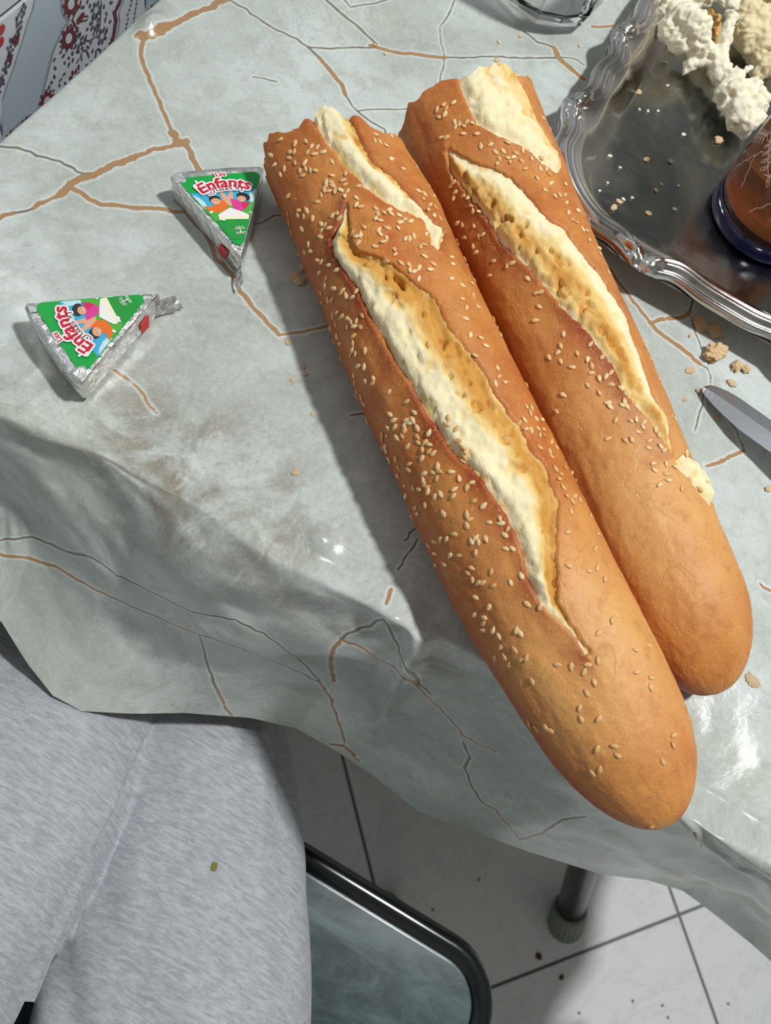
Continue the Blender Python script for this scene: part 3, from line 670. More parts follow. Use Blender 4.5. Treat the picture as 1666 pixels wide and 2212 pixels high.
z2 = lambda *p: pxl(560, 100, 2.38, p); z4 = lambda *p: pxl(700, 700, 2.38, p); z5 = lambda *p: pxl(1266, 560, 4.0225, p); z3 = lambda *p: pxl(1066, 0, 2.777, p); zb = lambda *p: pxl(1000, 1200, 2.5, p)
def nums(s, ox, oy, k):
    v = list(map(int, s.split())); return [(ox+v[i]/k, oy+v[i+1]/k) for i in range(0, len(v)-1, 2)]
SL = nums('''110 480 185 500 240 490 270 515 300 520 160 545 182 542 155 575 250 545 285 555 330 545 375 595 185 600 240 630 210 640 265 640 290 640 300 655 235 600 110 660 130 630 80 610 60 560 225 665 375 665 445 655 345 700 370 700 340 722 378 718 430 690 442 712 150 770 168 770 360 745 335 740 390 745 420 740 455 745 440 770 500 780 510 720 300 800 320 765 205 845 245 845 200 870 275 885 230 875 320 915 380 870 400 860 412 885 340 920 362 935 320 950 315 980 220 940 255 1020 235 1060 265 1055 500 815 522 825 600 835 610 862 642 855 600 885 622 895 670 840 678 860 720 870 750 890 725 905 780 900 660 935 615 945 622 965 715 935 540 930 480 960 500 978 522 970 510 1010 595 1030 640 1005 655 985 752 990 773 990 795 975 860 965 830 1030 848 1020 695 1045 700 1070 850 1080 990 1085 730 1115 655 1105 770 1125 775 1152 798 1158 822 1140 895 1120 880 1148 995 1120 1075 1120 990 1195 1045 1230 1095 1220 1100 1280 820 1195 1125 1340 1065 1345 1045 1300 1060 1400 300 1100 360 1125 400 1150 320 1110 345 1195 310 1165 385 1245 340 1230 430 1255 447 1283 480 1290 420 1272 500 1260 355 1305 375 1305 400 1370 380 1388 425 1390 455 1400 472 1418 500 1415 530 1385 490 1440 522 1445 395 1430 400 1490 415 1530 485 1490 480 1560 497 1580 470 1590 545 1565 510 1645 540 1650 1085 1485 1140 1500 1165 1540 1110 1590 1240 1490 1225 1655 600 455 640 445 680 460 595 485 620 492 652 510 680 580 775 500 740 630 810 620 845 785 820 745 870 720 850 760 880 815 905 828 870 840 900 870 930 885 900 770''', 560, 100, 2.38)
SL += nums('''70 60 75 90 120 15 160 20 150 100 145 130 158 150 210 140 175 215 215 225 155 265 160 300 215 295 255 280 250 305 205 410 335 350 425 400 340 465 360 495 465 455 425 495 457 495 365 530 330 535 415 520 442 510 415 545 480 535 540 560 300 570 325 575 375 585 402 575 480 580 492 568 300 592 315 632 430 630 320 655 520 610 542 620 505 645 540 655 562 665 485 610 370 695 330 690 505 690 365 712 385 740 440 720 435 750 380 782 585 730 592 757 560 765 515 770 655 760 580 795 510 802 695 795 515 825 532 838 460 845 490 850 670 850 760 815 735 840 420 885 570 888 600 875 665 885 535 860 770 910 820 935 520 930 470 945 480 975 615 975 735 980 750 1005 735 1035 850 1020 905 1000 910 1025 945 1055 930 1085 500 1110 570 1120 600 1110 632 1105 670 1080 780 1100 795 1122 760 1118 832 1105 540 1140 570 1180 650 1190 695 1190 780 1175 935 1155 970 1155 575 1240 620 1235 760 1255 740 1280 765 1315 860 1275 795 1332 817 1330 870 1345 960 1330 1015 1295 780 1405 850 1455 1045 1440 1110 1455 775 1495 825 1510 820 1540 820 1575 870 1575 990 1575 1010 1590 900 1605 750 55 805 75 832 105 895 230 900 270 882 307 932 300 1040 425 1067 432 1060 458 1030 495 1000 512 1090 487 1122 492 1065 547 1040 540 1100 538 1130 542 1110 570 1132 572 1170 605 1110 635 1195 635 1160 655 1170 682 1240 655 1190 745 1240 740 1275 720 1275 765 1220 772 1210 797 1230 842 1250 885 1290 885 1315 905 1275 912 1270 965 1370 985 1255 1070 1410 1080 1395 1155 1260 1245 1365 1270 1405 1255 1445 1310 1525 1290 1560 1320 1480 1525 1410 1590 680 540 690 600 710 632 727 655 720 682 640 482 630 515 710 707 785 770''', 700, 700, 2.38)
SL += nums('''205 495 280 510 225 548 175 555 250 590 310 565 342 555 510 590 585 600 655 630 675 590 730 570 375 680 710 685 670 745 630 825 640 885 735 880 360 910 400 935 447 928 470 945 725 1045 820 1030 837 1080 740 1155 700 1175 1140 970 1135 1025 1080 1115 455 1090 1015 1465 935 510 1005 487 940 630 1020 660 1015 712''', 1000, 1200, 2.5)
SR = nums('''950 300 915 325 962 320 925 365 955 350 1000 290 1005 390 1030 400 1010 415 1052 410 1068 390 1095 395 935 470 962 470 1050 450 1120 450 1140 515 1190 505 1280 495 1215 545 1255 540 1235 580 1225 602 1280 575 1308 570 1320 550 1290 595 1355 535 1378 532 1350 590 1400 578 1450 575 1370 630 1445 630 1477 632 1490 657 1455 642 1430 680 1500 705 1575 710 1470 740 1520 770 1545 765 1572 765 1580 805 1590 855 1640 845 1610 892 1635 907 1400 120 1395 150 1415 185 1460 370 1500 365 1512 378 1560 510 1555 465 1600 590 990 680 1000 700 985 720 1010 750 1050 770 1000 782 1075 780 1090 820 1100 850 1130 850 1045 920 1020 910 1105 925 1130 980 1150 970 1055 985 1100 1030 1115 1060 1205 1105 1275 1130 1300 1115 1185 1180 1380 1195 1425 1270 1447 1265 1440 1340 1420 1410 1565 1480 1550 1540 1535 1575 1490 1600 1550 1620 1635 1580 1610 1650''', 560, 100, 2.38)
SR += nums('''345 710 300 710 385 820 410 860 415 887 470 1030 430 1110 500 1110 310 1140 370 1175 392 1170 425 1170 435 1220 450 1280 510 1265 530 1170 555 1190 540 1140 475 1325 500 1347 535 1375 562 1385 570 1320 610 1280 575 1440 640 1410 635 1490 642 1525 700 1600 690 1635 585 1235''', 1066, 0, 2.777)
SR += nums('''1235 50 1220 110 1205 147 1155 175 1217 190 1370 105 1300 155 1355 182 1377 215 1430 170 1275 225 1375 252 1415 280 1475 250 1355 315 1475 312 1527 330 1450 270 1415 355 1230 365 1460 405 1545 400 1535 418 1470 420 1195 450 1500 495 1580 500 1605 490 1640 530 1615 555 1460 590 1550 600 1582 595 1645 505''', 700, 700, 2.38)
SR += nums('''205 70 190 105 240 90 255 25 340 140 325 255 335 320 400 385 430 412 490 540 465 585 525 675 500 715 515 767 590 840 565 872 625 887 640 1010 637 1042 735 1080 785 1190 815 1245 835 1310 130 850 40 740 20 865 45 925 50 985 120 1020 130 1055 215 990 165 1010 220 1060 215 1102 310 1120 115 1160 190 1245 210 1282 295 1270 320 1215 355 1280 270 1410 440 1390 390 1420 485 1410 490 1457 450 1500 745 1360 772 1385 820 1410 605 1480 632 1525 880 1480 912 1482 190 1560 340 1575 402 1565 550 1580 545 1640 680 1660 650 1630 875 1685 945 1620 985 1670 985 1737 585 1775 597 1835 695 1780 780 1805 700 1865 720 1920 640 1960 830 1995 905 1915 990 2000 1050 1830 1055 1930''', 1266, 560, 4.0225)

A_L = z2((262, 385), (330, 500), (430, 610), (540, 720), (640, 800), (740, 850), (840, 890), (880, 960), (885, 1015), (925, 1055))
A_R = z2((535, 420), (545, 505), (600, 600), (680, 650), (760, 740), (850, 830), (900, 900), (965, 960), (955, 1000), (935, 1050))
B_L = z2((438, 800), (425, 890), (360, 1000), (380, 1080), (430, 1150), (490, 1260), (540, 1350), (600, 1460))+z4((250, 0), (300, 90), (350, 200), (420, 290), (480, 380), (530, 470), (590, 560), (680, 690), (740, 750), (800, 800), (860, 880), (940, 980), (980, 1100), (1010, 1200), (1040, 1330), (1110, 1440), (1190, 1510), (1280, 1610))+[(1262, 1420)]
B_R = z2((452, 800), (465, 900), (480, 1010), (520, 1060), (600, 1080), (700, 1130), (760, 1180), (830, 1240), (900, 1290), (960, 1400), (1050, 1540))+z4((640, 0), (680, 40), (740, 120), (820, 230), (880, 350), (950, 450), (1010, 520), (1060, 600), (1090, 660), (1140, 720), (1170, 820), (1215, 930), (1215, 1000), (1200, 1180), (1200, 1300), (1215, 1430))+[(1232, 1340), (1256, 1378), (1275, 1412)]
C_L = z2((1060, 260), (1110, 400), (1200, 450), (1300, 490), (1370, 530), (1450, 600), (1530, 658))
C_R = z2((1315, 95), (1330, 150), (1390, 250), (1440, 380), (1500, 480), (1560, 590), (1560, 650))
D_L = z2((950, 535), (980, 640), (1040, 720), (1100, 810), (1180, 920), (1240, 1020), (1330, 1100), (1400, 1170), (1480, 1260), (1560, 1360), (1640, 1440))+z4((1310, 0), (1400, 110), (1480, 230), (1540, 330), (1580, 410))+z5((500, 1360), (560, 1440), (650, 1560), (740, 1700))
D_R = z2((985, 525), (1040, 560), (1100, 600), (1200, 620), (1300, 680), (1390, 770), (1480, 880), (1580, 940), (1660, 1060))+z5((100, 90), (180, 200), (250, 330), (330, 440), (380, 520), (400, 640), (460, 780), (500, 900), (550, 1040), (600, 1180), (650, 1290), (735, 1440), (745, 1560), (770, 1690))
E_L = z5((770, 1740), (800, 1820), (880, 1900), (1000, 2060), (1080, 2150)); E_R = z5((850, 1690), (930, 1740), (1000, 1850), (1060, 1960), (1095, 2100))
pairsL = [((600, 445), (890, 310)), ((655, 560), (962, 420)), ((705, 690), (1011, 540)), ((770, 850), (1090, 702)), ((880, 1090), (1206, 932)), ((985, 1320), (1316, 1157)), ((1110, 1530), (1428, 1376)), ((1180, 1640), (1476, 1490))]
loafL, bL = loaf('sesame_baguette', 'left baguette of the two, with a long open slash and thick sesame seeds', pairsL, (1428, 1792), .017, .022,
     [(A_L, A_R, [.45, .15, .1, .5, .85], .15, .5, .9), (B_L, B_R, [.45, .2, .05, 0, .2, .65, 1.0, 1.15, 1.1, .7], 1.0, .25, 1.0)], SL, 11,
     lambda f: .15+.75*np.exp(-((f-.80)/.13)**2), .055)
pairsR = []
for q in [(1197, 215), (1240, 340), (1280, 440), (1320, 550), (1370, 650), (1410, 740), (1460, 860), (1500, 960), (1532, 1040), (1562, 1120), (1602, 1205), (1628, 1270)]:
    f = np.interp(q[1], [200, 340, 460, 700, 1270], [348, 326, 314, 314, 298]); pairsR.append(((q[0]-f*.9, q[1]+f*.44), q))
loafR, bR = loaf('sesame_baguette', 'right baguette of the two, lying against the other beside the tray', pairsR, (1585, 1488), .010, -.009,
     [(C_L, C_R, [.1, .1, .35, .5, .6], .2, .2, .7), (D_L, D_R, [.15, .5, .85, .95, .8, .5, .15, .0, .1, .3], 1.0, .15, .35), (E_L, E_R, [.3, .2, .2, .3], .1, .1, .1)], SR, 23,
     lambda f: .2+.7*np.exp(-((f-.72)/.16)**2), .055)

# ------------------------------------------------------------------ foil-wrapped cheese wedges
def m_foil():
    t = NT('crinkled_foil'); c = t.coord(); n1 = t.noise(c, 120, 4, .6, .8); v = t.voro(c, 190)
    t.P(Base_Color=rgb(232, 232, 230), Metallic=1.0, Roughness=t.ramp(n1, .3, .7, .26, .44))
    t.bump(t.math('ADD', t.math('MULTIPLY', n1, 1.0), t.math('MULTIPLY', v.outputs['Distance'], .5)), .55, .003); return t.m
M_FOIL = m_foil()
pm = lambda n, *c: plain(n, rgb(*c), .38)
M_GREEN = pm('green_print', 16, 160, 66); M_WHITE = pm('white_print', 240, 236, 236); M_TXT = pm('red_lettering', 196, 28, 52)
M_SKY = pm('sky_print', 66, 172, 214); M_LSKY = pm('pale_sky_print', 196, 226, 238); M_GRASS = pm('grass_print', 78, 176, 60); M_DGRASS = pm('deep_grass_print', 34, 150, 58)
M_ORANGE = pm('orange_print', 232, 112, 36); M_PINK = pm('pink_print', 220, 60, 150); M_MAG = pm('raspberry_print', 206, 44, 96); M_SKIN = pm('skin_print', 226, 168, 138); M_HAIR = pm('hair_print', 44, 34, 34); M_CREAM = pm('cream_print', 244, 236, 208); M_TAB = plain('red_tear_tab', rgb(206, 20, 34), .4)
M_MAROON = pm('small_lettering', 120, 30, 50)
def text_mesh(body, size, off=0.0, arc=None, cx=0, cy=0, xs=1.0):
    c = bpy.data.curves.new('lettering', 'FONT'); c.body = body; c.size = size; c.align_x = 'CENTER'; c.resolution_u = 2
    o = bpy.data.objects.new('lettering', c); COL.objects.link(o); dg = bpy.context.evaluated_depsgraph_get(); dg.update()
    me = bpy.data.meshes.new_from_object(o.evaluated_get(dg)); bpy.data.objects.remove(o); bpy.data.curves.remove(c)
    me.calc_loop_triangles(); P = [(v.co.x*xs, v.co.y) for v in me.vertices]; Tt = [tuple(t.vertices) for t in me.loop_triangles]; bpy.data.meshes.remove(me)
    V_, F_ = [], []
    for k in range(14 if off > .0005 else 6):              # the letter, thickened all round
        a0 = 2*math.pi*k/(14 if off > .0005 else 6); dx, dy = off*math.cos(a0), off*math.sin(a0); b0 = len(V_)
        for x, y in P:
            x += dx; y += dy; a = x/arc; V_.append((cx+(arc+y)*math.sin(a), cy+(arc+y)*math.cos(a)-arc, k*1e-6))
        F_ += [(b0+t[0], b0+t[1], b0+t[2]) for t in Tt]
    V_ = np.array(V_); F_ = np.array(F_); A = V_[F_[:, 1]]-V_[F_[:, 0]]; B_ = V_[F_[:, 2]]-V_[F_[:, 0]]; cr_ = A[:, 0]*B_[:, 1]-A[:, 1]*B_[:, 0]
    F_[cr_ < 0] = F_[cr_ < 0][:, ::-1]; F_ = F_[np.abs(cr_) > 1e-12]
    return mesh_np('lettering', V_, F_)
CH, CB, CT = .0575, .0252, .0160    # wedge length, half width, thickness
def build_wedge():
    root = empty('cheese_wedge')
    # foil body: a triangle with a bulging short side
    outline = [(-CB, CH-.001)]+[(-CB*math.cos(math.pi*k/10), CH+.0024*math.sin(math.pi*k/10)) for k in range(1, 10)]+[(CB, CH-.001)]
    for k in range(1, 10): outline.append((CB*(1-k/10), (CH-.001)*(1-k/10)))
    for k in range(0, 10): outline.append((-CB*k/10, (CH-.001)*k/10))
    outline = outline[:-1] if outline[-1] == outline[0] else outline
    pts = np.array(outline); cen = np.array([0, CH*.62]); lv = []; 
    for z, ins in ((0, .0012), (.0012, .0), (.005, -.0001), (.010, .0003), (CT-.0012, 0), (CT, .0009)):
        d = cen-pts; d = d/np.linalg.norm(d, axis=1)[:, None]; q = pts+d*ins
        q = q+d*(fbm(pts[:, 0]*160, pts[:, 1]*160, z*220, 3)*.0006)[:, None]
        lv.append(np.column_stack([q, z+fbm(pts[:, 0]*120, pts[:, 1]*120, z*30, 2)*.0003*(z > .01)]))
    for f in (.9, .75, .5, .2, 0.02):
        q = cen+(lv[-1][:, :2] if f == .9 else base_)*0+(( (lv[5][:, :2]-cen)*f)); base_ = q
        lv.append(np.column_stack([q, np.full(len(q), CT-.0002)+fbm(q[:, 0]*110, q[:, 1]*110, 2, 2)*.00018]))
    body = mobj('foil_wrap', mesh_np('foil_wrap', np.concatenate(lv), grid_faces(len(lv), len(pts), True)), M_FOIL, root, False)
    # folded strip of foil along both long edges, and a corner fold
    bm = bmesh.new()
    def sheet(P, th=.00012):
        vs = [bm.verts.new(p) for p in P]; f = bm.faces.new(vs); n_ = f.normal if f.normal.length else Vector((0, 0, 1)); f.normal_update(); n_ = f.normal.copy()
        ws = [bm.verts.new(Vector(p)+n_*th) for p in P]; bm.faces.new(ws[::-1])
        for i in range(len(P)): bm.faces.new((vs[i], ws[i], ws[(i+1) % len(P)], vs[(i+1) % len(P)]))
    zt = CT+.00025
    for sx in (-1, 1):
        sheet([(sx*(CB-.0004), CH-.001, zt), (sx*(CB-.0058), CH-.0004, zt+.0001), (sx*.0012, .0050, zt+.0001), (0, .0004, zt)])
    sheet([(-CB+.0004, CH-.0012, zt+.0004), (-CB+.0085, CH+.0004, zt+.0006), (-CB+.0070, CH-.0065, zt+.0005), (-CB+.0022, CH-.0060, zt+.0004)])
    bm_obj('foil_fold', bm, M_FOIL, root)
    # crumpled tail at the tip, folded to the left flank
    bm = bmesh.new(); n = 7; G = []
    for i in range(n):
        r_ = []
        for j in range(5):
            t = i/(n-1); u = j/4
            p = Vector((-.0016-.0030*t+.0045*u*(1-.3*t), .0095-.0200*t+.003*u, .0010+.0120*u*(1-.40*t)))
            p += Vector((float(pn(i*.9, j*.8, 1)), float(pn(i*.9, j*.8, 5)), float(pn(i*.7, j*.8, 9))))*.0018
            r_.append(bm.verts.new(p))
        G.append(r_)
    for i in range(n-1):
        for j in range(4): bm.faces.new((G[i][j], G[i+1][j], G[i+1][j+1], G[i][j+1]))
    bmesh.ops.solidify(bm, geom=bm.faces[:], thickness=.0003)
    bm_obj('foil_tail', bm, M_FOIL, root)
    # red tear tab on the left flank near the tip
    ed = Vector((-CB, CH-.001, 0)).normalized(); nr = Vector((-ed.y, ed.x, 0)); nr = nr if nr.x < 0 else -nr
    bm = bmesh.new(); P = [ed*.0105+Vector((0, 0, .0105)), ed*.0175+Vector((0, 0, .0095)), ed*.0185+Vector((0, 0, .0030)), ed*.0125+Vector((0, 0, .0025))]
    P = [p+nr*(.0004 if i < 2 else .0010) for i, p in enumerate(P)]; sheet(P, .0004)
    o = bm_obj('tear_tab', bm, M_TAB, root); o['label'] = 'red tear tab'
    # printed label
    def rounded(P, r, n=6):
        out = []
        for i in range(len(P)):
            p, a, b = Vector(P[i]), Vector(P[i-1]), Vector(P[(i+1) % len(P)]); da, db = (a-p).normalized(), (b-p).normalized(); ang = da.angle(db); t = r/math.tan(ang/2)
            c = p+(da+db).normalized()*r/math.sin(ang/2); s0, s1 = p+da*t-c, p+db*t-c
            for k in range(n+1): out.append(c+s0.lerp(s1, k/n).normalized()*r)
        return [(v.x, v.y) for v in out]
    tri = rounded([(-.0225, .0540), (.0235, .0540), (.0012, .0040)], .0030)
    def hw(y): return np.interp(y, [.0095, .052], [.0030, .0205])
    bm = bmesh.new(); prism(bm, [(x, y+(.0018*math.cos(x/.0205*1.5) if y > .045 else 0)) for x, y in tri], zt+.0001, zt+.00026); lab = bm_obj('label', bm, M_GREEN, root); lab['label'] = 'green printed label with red lettering'
    Z = [zt+.0003]
    def flat(name, P, m, dz=.00003):
        Z[0] += dz; P = clipx(P); bm = bmesh.new(); f = bm.faces.new([bm.verts.new((x, y, Z[0])) for x, y in P]); bmesh.ops.triangulate(bm, faces=[f]); o = bm_obj(name, bm, m, lab)
        return o
    def ell(cx, cy, a, b, th=0, n=18, k=1.0): return [(cx+a*math.cos(t)*math.cos(th)-b*math.sin(t)*math.sin(th), cy+a*math.cos(t)*math.sin(th)+b*math.sin(t)*math.cos(th)) for t in [2*math.pi*i/n*k for i in range(n)]]
    def clipx(P): return [(max(-.0225+.0237*(.054-y)/.05+.0005, min(.0235-.0223*(.054-y)/.05-.0005, x)), y) for x, y in P]
    flat('sky', clipx([(-.017, .0435), (.0185, .0435), (.0165, .037), (.015, .0325), (-.011, .0325), (-.016, .038)]), M_SKY)
    flat('cloud', clipx([(-.0175, .0425), (-.0135, .0405), (-.011, .037), (-.010, .0325), (-.0125, .0325), (-.016, .038)]), M_LSKY)
    flat('cloud', clipx([(.0185, .0425), (.0140, .0410), (.0125, .037), (.0130, .0325), (.0150, .0325), (.0175, .038)]), M_LSKY)
    flat('grass', clipx([(-.0118, .0335), (.0150, .0345), (.0130, .0290), (.0112, .0240), (-.0080, .0240), (-.0108, .0300)]), M_GRASS)
    flat('grass', clipx([(-.0078, .0245), (.0112, .0235), (.0085, .0170), (.0060, .0118), (-.0010, .0115), (-.0040, .0165)]), M_DGRASS)
    flat('raised_arms', [(-.0020, .0425), (-.0005, .0430), (.0015, .0390), (.0035, .0428), (.0050, .0420), (.0040, .0370), (.0025, .0330), (-.0010, .0345)], M_SKIN)
    flat('orange_shirt', clipx([(-.0125, .0345), (-.0080, .0338), (-.0020, .0378), (-.0005, .0365), (.0005, .0330), (-.0020, .0300), (-.0080, .0298), (-.0100, .0315)]), M_ORANGE)
    flat('pink_shirt', clipx([(.0025, .0375), (.0040, .0375), (.0080, .0350), (.0125, .0345), (.0115, .0325), (.0090, .0300), (.0060, .0290), (.0030, .0315)]), M_PINK)
    flat('pink_shirt', clipx([(.0080, .0350), (.0125, .0345), (.0115, .0325), (.0090, .0300), (.0078, .0325)]), M_MAG)
    flat('hair', ell(-.0055, .0383, .0030, .0024, -.2), M_HAIR); flat('face', ell(-.0053, .0368, .0026, .0021, -.15), M_SKIN)
    flat('hair', ell(.0098, .0382, .0036, .0026, -.5), M_HAIR); flat('face', ell(.0085, .0368, .0024, .0020, -.2), M_SKIN)
    for fx_, fy_ in ((-.0053, .0368), (.0085, .0368)):
        for e in (-1, 1): flat('eye', ell(fx_+e*.0009, fy_+.0003, .00025, .0002, 0, 6), M_HAIR, .00001)
        flat('mouth', ell(fx_, fy_-.0009, .0006, .0002, 0, 8), M_WHITE, .00001)
    flat('cheese_portion', [(.0012, .0318), (-.0050, .0285), (-.0062, .0272), (-.0055, .0250), (.0105, .0232), (.0100, .0262), (.0060, .0290)], M_CREAM)
    flat('cheese_portion', [(.0012, .0318), (-.0050, .0285), (-.0062, .0272), (.0020, .0266), (.0100, .0262), (.0060, .0290)], M_WHITE)
    for x, y in ((-.0090, .0300), (.0115, .0275), (-.0035, .0245), (-.0050, .0250)): flat('daisy', ell(x, y, .0012, .0007, .3, 8), M_WHITE)
    for k in range(7):
        a = math.radians(-25+k*38); flat('palm_emblem', [(.0033, .0178), (.0033+.0026*math.cos(a+.25), .0178+.0014*math.sin(a+.25)), (.0033+.0030*math.cos(a), .0178+.0018*math.sin(a))], M_WHITE, .00001)
    flat('palm_emblem', [(.0030, .0178), (.0036, .0178), (.0034, .0150), (.0029, .0150)], M_WHITE, .00001)
    for k in range(6): x = .0008+k*.0009; flat('small_strokes', [(x, .0142), (x+.0004, .0142), (x+.0006, .0158-.0002*(k % 3)), (x+.0002, .0158)], M_WHITE, .00001)
    # the name, white outline under red letters
    for body, size, off, arc, cx, cy, mt, dz, xs in (("Enfants", .0092, .00115, .026, .0012, .0451, M_WHITE, 1, 1.0), ("Les", .0040, .0007, .03, .0008, .0526, M_WHITE, 1.4, 1.0),
          ("\uFEDD\uFE8E\uFED4\uFEC3\uFEF7\uFE8D", .0042, .0008, .022, .0010, .0431, M_WHITE, 1.5, 1.5),
          ("Enfants", .0092, .00030, .026, .0012, .0451, M_TXT, 2, 1.0), ("Les", .0040, .00012, .03, .0008, .0526, M_TXT, 2, 1.0), ("\uFEDD\uFE8E\uFED4\uFEC3\uFEF7\uFE8D", .0042, .00005, .022, .0010, .0431, M_MAROON, 2, 1.5)):
        tm = text_mesh(body, size, off, arc, cx, cy, xs); o = mobj('lettering', tm, mt, lab, False); o.location.z = Z[0]+.00004*dz
    for cx_, cy_ in ((-.0135, .0470), (-.0128, .0500)): flat('leaf', ell(cx_, cy_, .0007, .0012, .4, 8), M_WHITE, .0001)
    return root
def fit_wedge(o, c1, c2, tip):
    P = [at(*p, ZT+CT+.001)[:2] for p in (c1, c2, tip)]; mid = (P[0]+P[1])/2; d = mid-P[2]; a = math.atan2(d[1], d[0])-math.pi/2
    cen = (P[0]+P[1]+P[2])/3; off = np.array([0, 2*CH/3]); R_ = np.array([[math.cos(a), -math.sin(a)], [math.sin(a), math.cos(a)]]); L = cen-R_@off
    o.location = (L[0], L[1], ZT+.0012); o.rotation_euler[2] = a
    s = np.mean([np.linalg.norm(P[0]-P[1])/(2*CB), np.linalg.norm(d)/CH]); print('wedge scale', s, np.linalg.norm(P[0]-P[1]), np.linalg.norm(d))
    return s
def copy_tree(o, parent=None):
    c = o.copy(); COL.objects.link(c); c.parent = parent
    for ch in o.children: copy_tree(ch, c)
    return c
w1 = build_wedge(); w2 = copy_tree(w1)
w1.location = (0, 0, 0)
for w, cs_, lb in ((w1, ((370, 371), (567, 369), (521, 558)), 'foil-wrapped cheese wedge pointing at the camera, in the shadow of the left baguette'), (w2, ((178, 830), (38, 661), (351, 629)), 'foil-wrapped cheese wedge near the left edge of the table, pointing right, foil tail sticking out')):
    fit_wedge(w, *cs_); tag(w, lb, 'cheese', 'foil cheese wedges')

# ------------------------------------------------------------------ silver tray
def m_silver(name, r0, r1, b, ca=rgb(196, 192, 190), cb=rgb(222, 218, 216)):
    t = NT(name); c = t.coord(); n1 = t.noise(c, 14, 5, .6, .8); n2 = t.noise(c, 260, 3, .6)
    mp = t.n('ShaderNodeMapping'); t.set(mp.inputs[0], c); mp.inputs['Scale'].default_value = (18, 700, 1); mp.inputs['Rotation'].default_value = (0, 0, .5); sc1 = t.noise(mp.outputs[0], 1, 3)
    t.P(Base_Color=t.mix(t.ramp(n1, .35, .65), ca, cb), Metallic=1.0, Roughness=t.math('ADD', t.ramp(n1, .35, .65, r0, r1), t.math('MULTIPLY', t.ramp(sc1, .55, .8), .08)))
    t.bump(t.math('ADD', n2, t.math('MULTIPLY', sc1, .3)), b, .0003); return t.m
M_RIM = m_silver('polished_silver', .10, .2, .15); M_WELL = m_silver('worn_silver_dark_reflection', .14, .30, .25, rgb(142, 148, 150), rgb(176, 174, 168))  # well colour darkened for stains and for the dark reflection painted into it
tray = tag(empty('serving_tray', (.16, .58, ZT)), 'silver serving tray with a scrolled rim, holding torn bread and a drinking glass', 'tray'); T0 = Vector(tray.location)
X0, X1, Y0, Y1 = -.042, .36, .356, .80; UP = .0055; CR_ = .075
# outline: straight sides, concave-convex corners
def side_curve():
    pts = []; nrm = []
    def add(p, n): pts.append(p); nrm.append(n)
    cs = [((X0, Y0), 180), ((X1, Y0), 270), ((X1, Y1), 0), ((X0, Y1), 90)]
    for (cx_, cy_), a0 in cs:
        sx = 1 if cx_ == X0 else -1; sy = 1 if cy_ == Y0 else -1; c = Vector((cx_+sx*CR_, cy_+sy*CR_))
        for k in range(41):
            a = math.radians(a0+90*k/40); add(c+Vector((math.cos(a), math.sin(a)))*CR_, Vector((math.cos(a), math.sin(a))))
        nx = cs[(cs.index(((cx_, cy_), a0))+1) % 4]; sx2 = 1 if nx[0][0] == X0 else -1; sy2 = 1 if nx[0][1] == Y0 else -1
        e = Vector((nx[0][0]+sx2*CR_, nx[0][1]+sy2*CR_))+Vector((math.cos(math.radians(a0+90)), math.sin(math.radians(a0+90))))*CR_; s_ = pts[-1]; m = int((e-s_).length/.0016)
        for k in range(1, m): add(s_.lerp(e, k/m), nrm[-1].copy())
    return np.array([tuple(p) for p in pts]), np.array([tuple(p) for p in nrm])
OP, ON = side_curve()
MOT = [at(1240, 208, ZT+.0255)[:2], at(1352, 60, ZT+.0255)[:2], at(1400, 556, ZT+.0255)[:2], np.array([X0, .63]), np.array([X0, .72]), np.array([.155, Y0]), np.array([.25, Y0]), np.array([.32, .368]), np.array([X1, .45]), np.array([X1, .6]), np.array([X1, .72]), np.array([.05, Y1]), np.array([.2, Y1])]
al = np.concatenate([[0], np.cumsum(np.linalg.norm(np.diff(OP, axis=0), axis=1))]); LT = al[-1]+np.linalg.norm(OP[-1]-OP[0])
ms = [al[np.argmin(np.linalg.norm(OP-m, axis=1))] for m in MOT]
dm = np.min([np.minimum(np.abs(al-m), LT-np.abs(al-m)) for m in ms], axis=0)
sg = al-np.array([ms[i] for i in np.argmin([np.minimum(np.abs(al-m), LT-np.abs(al-m)) for m in ms], axis=0)])
prof = [(-.0002, .0125), (.0, .0150), (.0010, .0166), (.0022, .0170), (.0034, .0160), (.0042, .0154), (.0050, .0162), (.0062, .0182), (.0080, .0190), (.0098, .0180), (.0108, .0164), (.0114, .0162), (.0122, .0170), (.0132, .0172), (.0142, .0160), (.0150, .0152), (.0170, .0150), (.0195, .0138), (.0225, .0112), (.0260, .0078), (.0290, .0050), (.0310, .0035), (.0328, .0026), (.0350, .0022), (.038, .0021)]
rings = []
scal = .0045*np.exp(-(dm/.012)**2)-.0030*np.exp(-((dm-.022)/.012)**2)
for ins, z in prof:
    f = 1-sstep(.012, .022, ins); P = OP+ON*(scal*f-ins)[:, None]
    zz = np.full(len(OP), z)
    g = np.exp(-(dm/.0085)**2)
    if ins < .0155:
        dome = np.sqrt(np.clip(1-((sg-.0045)/.0062)**2-((ins-.0070)/.0070)**2, 0, 1)); sh = np.sqrt(np.clip(1-((sg+.0062)/.0058)**2-((ins-.0075)/.0065)**2, 0, 1))
        flat_ = .0150; zz = np.where(g > .25, zz*(1-g)+flat_*g, zz)+dome*.0052+sh*.0040*(1+.22*np.cos(np.arctan2(ins-.013, sg+.0062)*11))
    rings.append(np.column_stack([P, ZT+zz-.0002+UP*(1-sstep(.016, .034, ins))]))
RV = np.concatenate(rings)-np.array(T0); kk = 22
mobj('rim', mesh_np('rim', RV[:len(OP)*(kk)], grid_faces(kk, len(OP), True)[:, ::-1]), M_RIM, tray)
wv = list(rings[kk-1:]); cen = np.array([(X0+X1)/2, (Y0+Y1)/2, 0])
